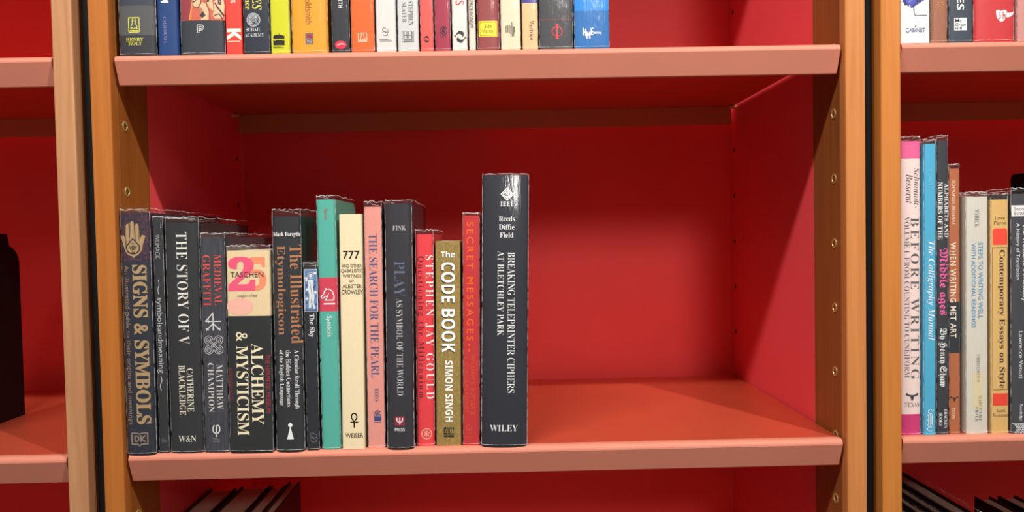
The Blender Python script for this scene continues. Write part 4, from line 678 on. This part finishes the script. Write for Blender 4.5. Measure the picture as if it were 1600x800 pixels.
RIGHT_UPPER_ROW = [
 {'l':'white book with blue iris flower, against post on right upper shelf','x':0.42015,'y':0.008,'w':0.02911,'h':0.225,'a':0,'d':0.16,'hard':0,'c':(246,244,240),'f':0,'i':[('i','flower_picture','iris',[(76,84,176),(70,66,86),(150,158,214)],-0.01288,0.01161,0.02534,0.05096,1),('t','publisher_mark','sans',(70,92,150),-0.00955,0.00969,0.01017,0.01433,0,0.012,1,1,'CABINET'),('i','publisher_mark','blob',[(90,70,60)],-0.00067,0.00088,0.01482,0.01659,1)]},
 {'l':'brown leather book with gold sun ornament on right upper shelf','x':0.44418,'y':0.008,'w':0.01616,'h':0.21,'a':0,'d':0.16,'hard':1,'c':(166,108,82),'f':0.004,'i':[('i','gold_ornament','sun',[(220,160,110)],-0.00374,0.00309,0.03259,0.03992,1)]},
 {'l':'slate book with white square label on right upper shelf','x':0.46473,'y':0.008,'w':0.02215,'h':0.215,'a':0,'d':0.16,'hard':0,'c':(72,86,100),'f':0.004,'i':[('t','title_lettering','ss',(245,245,245),-0.00443,0.0024,0.03076,0.04297,1,0,1,1,'ES'),('r','publisher_mark',(245,245,245),-0.00694,0.0053,0.01138,0.02324,0,0),('t','publisher_mark','sans',(40,44,50),-0.006,0.00021,0.01899,0.02254,0,0.01,1,1,'Mc'),('t','publisher_mark','sans',(40,44,50),-0.00601,0.00456,0.01529,0.01841,0,0.01,1,1,'Graw'),('t','publisher_mark','sans',(40,44,50),-0.00601,0.0002,0.01184,0.0149,0,0.01,1,1,'Hill')]},
 {'l':'wide red book with white shield emblem on right upper shelf','x':0.49818,'y':0.008,'w':0.03977,'h':0.22,'a':0,'d':0.16,'hard':1,'c':(214,58,62),'f':0.004,'i':[('i','publisher_mark','shield',[(248,244,242),(214,58,62)],0.00002,0.01931,0.01876,0.03038,1)]},
 {'l':'dusty pink book at right edge of right upper shelf','x':0.52566,'y':0.008,'w':0.01239,'h':0.21,'a':0,'d':0.16,'hard':0,'c':(214,150,142),'f':0.004,'i':[]},
]

collect_texts([MIDDLE_ROW, UPPER_ROW, RIGHT_ROW, RIGHT_UPPER_ROW])
for b in MIDDLE_ROW: book(b, 0.0, 'books on the middle shelf')
for b in UPPER_ROW: book(b, H, 'books on the upper shelf')
for b in RIGHT_ROW: book(b, 0.0, 'books on the right middle shelf')
for b in RIGHT_UPPER_ROW: book(b, H, 'books on the right upper shelf')

# tall books of the lower compartments, of which only the tops show
LOW = [
 (-.3472, -.3150, .2810, .205, (60, 22, 20), 0, 'dark book top below the middle shelf, nearest the left post'),
 (-.3120, -.2765, .2800, .215, (46, 18, 18), 0, 'thick dark book top below the middle shelf, second from left post'),
 (-.2750, -.2560, .2800, .215, (60, 22, 26), .006, 'film wrapped slim book top below the middle shelf'),
 (-.2548, -.2405, .2820, .222, (70, 24, 34), 0, 'purple brown book top at right end of group below middle shelf'),
 (.4175, .4405, .2760, .2, (70, 44, 34), .005, 'brown book top beside right post below pink book'),
 (.4415, .4560, .2790, .2, (36, 26, 28), .005, 'dark book top second from right post below shelf edge'),
 (.4575, .4720, .2800, .2, (58, 40, 36), .006, 'dark brown book top below cyan book, third from post'),
 (.4735, .4880, .2815, .2, (34, 44, 84), .006, 'blue black film wrapped book top below slate book'),
 (.5760, .5960, .2640, .16, (30, 22, 24), 0, 'dark book top just showing below tan yellow book'),
 (.6040, .6260, .2645, .16, (26, 20, 22), 0, 'dark book top just showing below slate book at right edge'),
 (.4890, .5110, .2835, .2, (24, 20, 22), .006, 'black book top at right end of group below right shelf'),
]
for x0, x1, h, d, c, f, lab in LOW:
    book(dict(l=lab, x=(x0 + x1) / 2, y=.012, w=x1 - x0, h=h, a=0.0, d=d, hard=1, c=c, f=f, i=[]), -H, 'books in the lower compartments')

# ------------------------------------------------------------------ bookends
def bookend(x, y0, y1, h, label, tab=True, r=.022):
    t = thing('bookend', label, 'bookend', (x, 0, .0002), 'black bookends')
    th = .0016
    pr = [(y0, 0), (y1, 0)] + [(y1 - r + r * math.cos(math.radians(a)), h - r + r * math.sin(math.radians(a))) for a in range(0, 91, 10)]
    if tab: pr += [(y1 - r, h + .0142), (y1 - r - .10, h + .0142), (y1 - r - .10, h)]
    pr += [(y0 + r + r * math.cos(math.radians(a)), h - r + r * math.sin(math.radians(a))) for a in range(90, 181, 10)]
    bm = bmesh.new()
    loft(bm, [[(-th, y, z) for y, z in pr], [(0, y, z) for y, z in pr]])
    bmesh.ops.triangulate(bm, faces=[f for f in bm.faces if len(f.verts) > 4])
    make('upright_plate', bm, BLACK, t)
    bm = bmesh.new(); box(bm, *((-.11, -th) if tab else (0, .09)), y0 + .01, y1 - .01, 0, .0012, .0003)
    make('foot_plate', bm, BLACK, t)
    return t
bookend(-.5599, .035, .1995, .203, 'black bookend with rounded shoulders on left shelf')
bookend(.6165, .02, .165, .264, 'tall black bookend behind slate book at right picture edge', tab=False, r=.006)
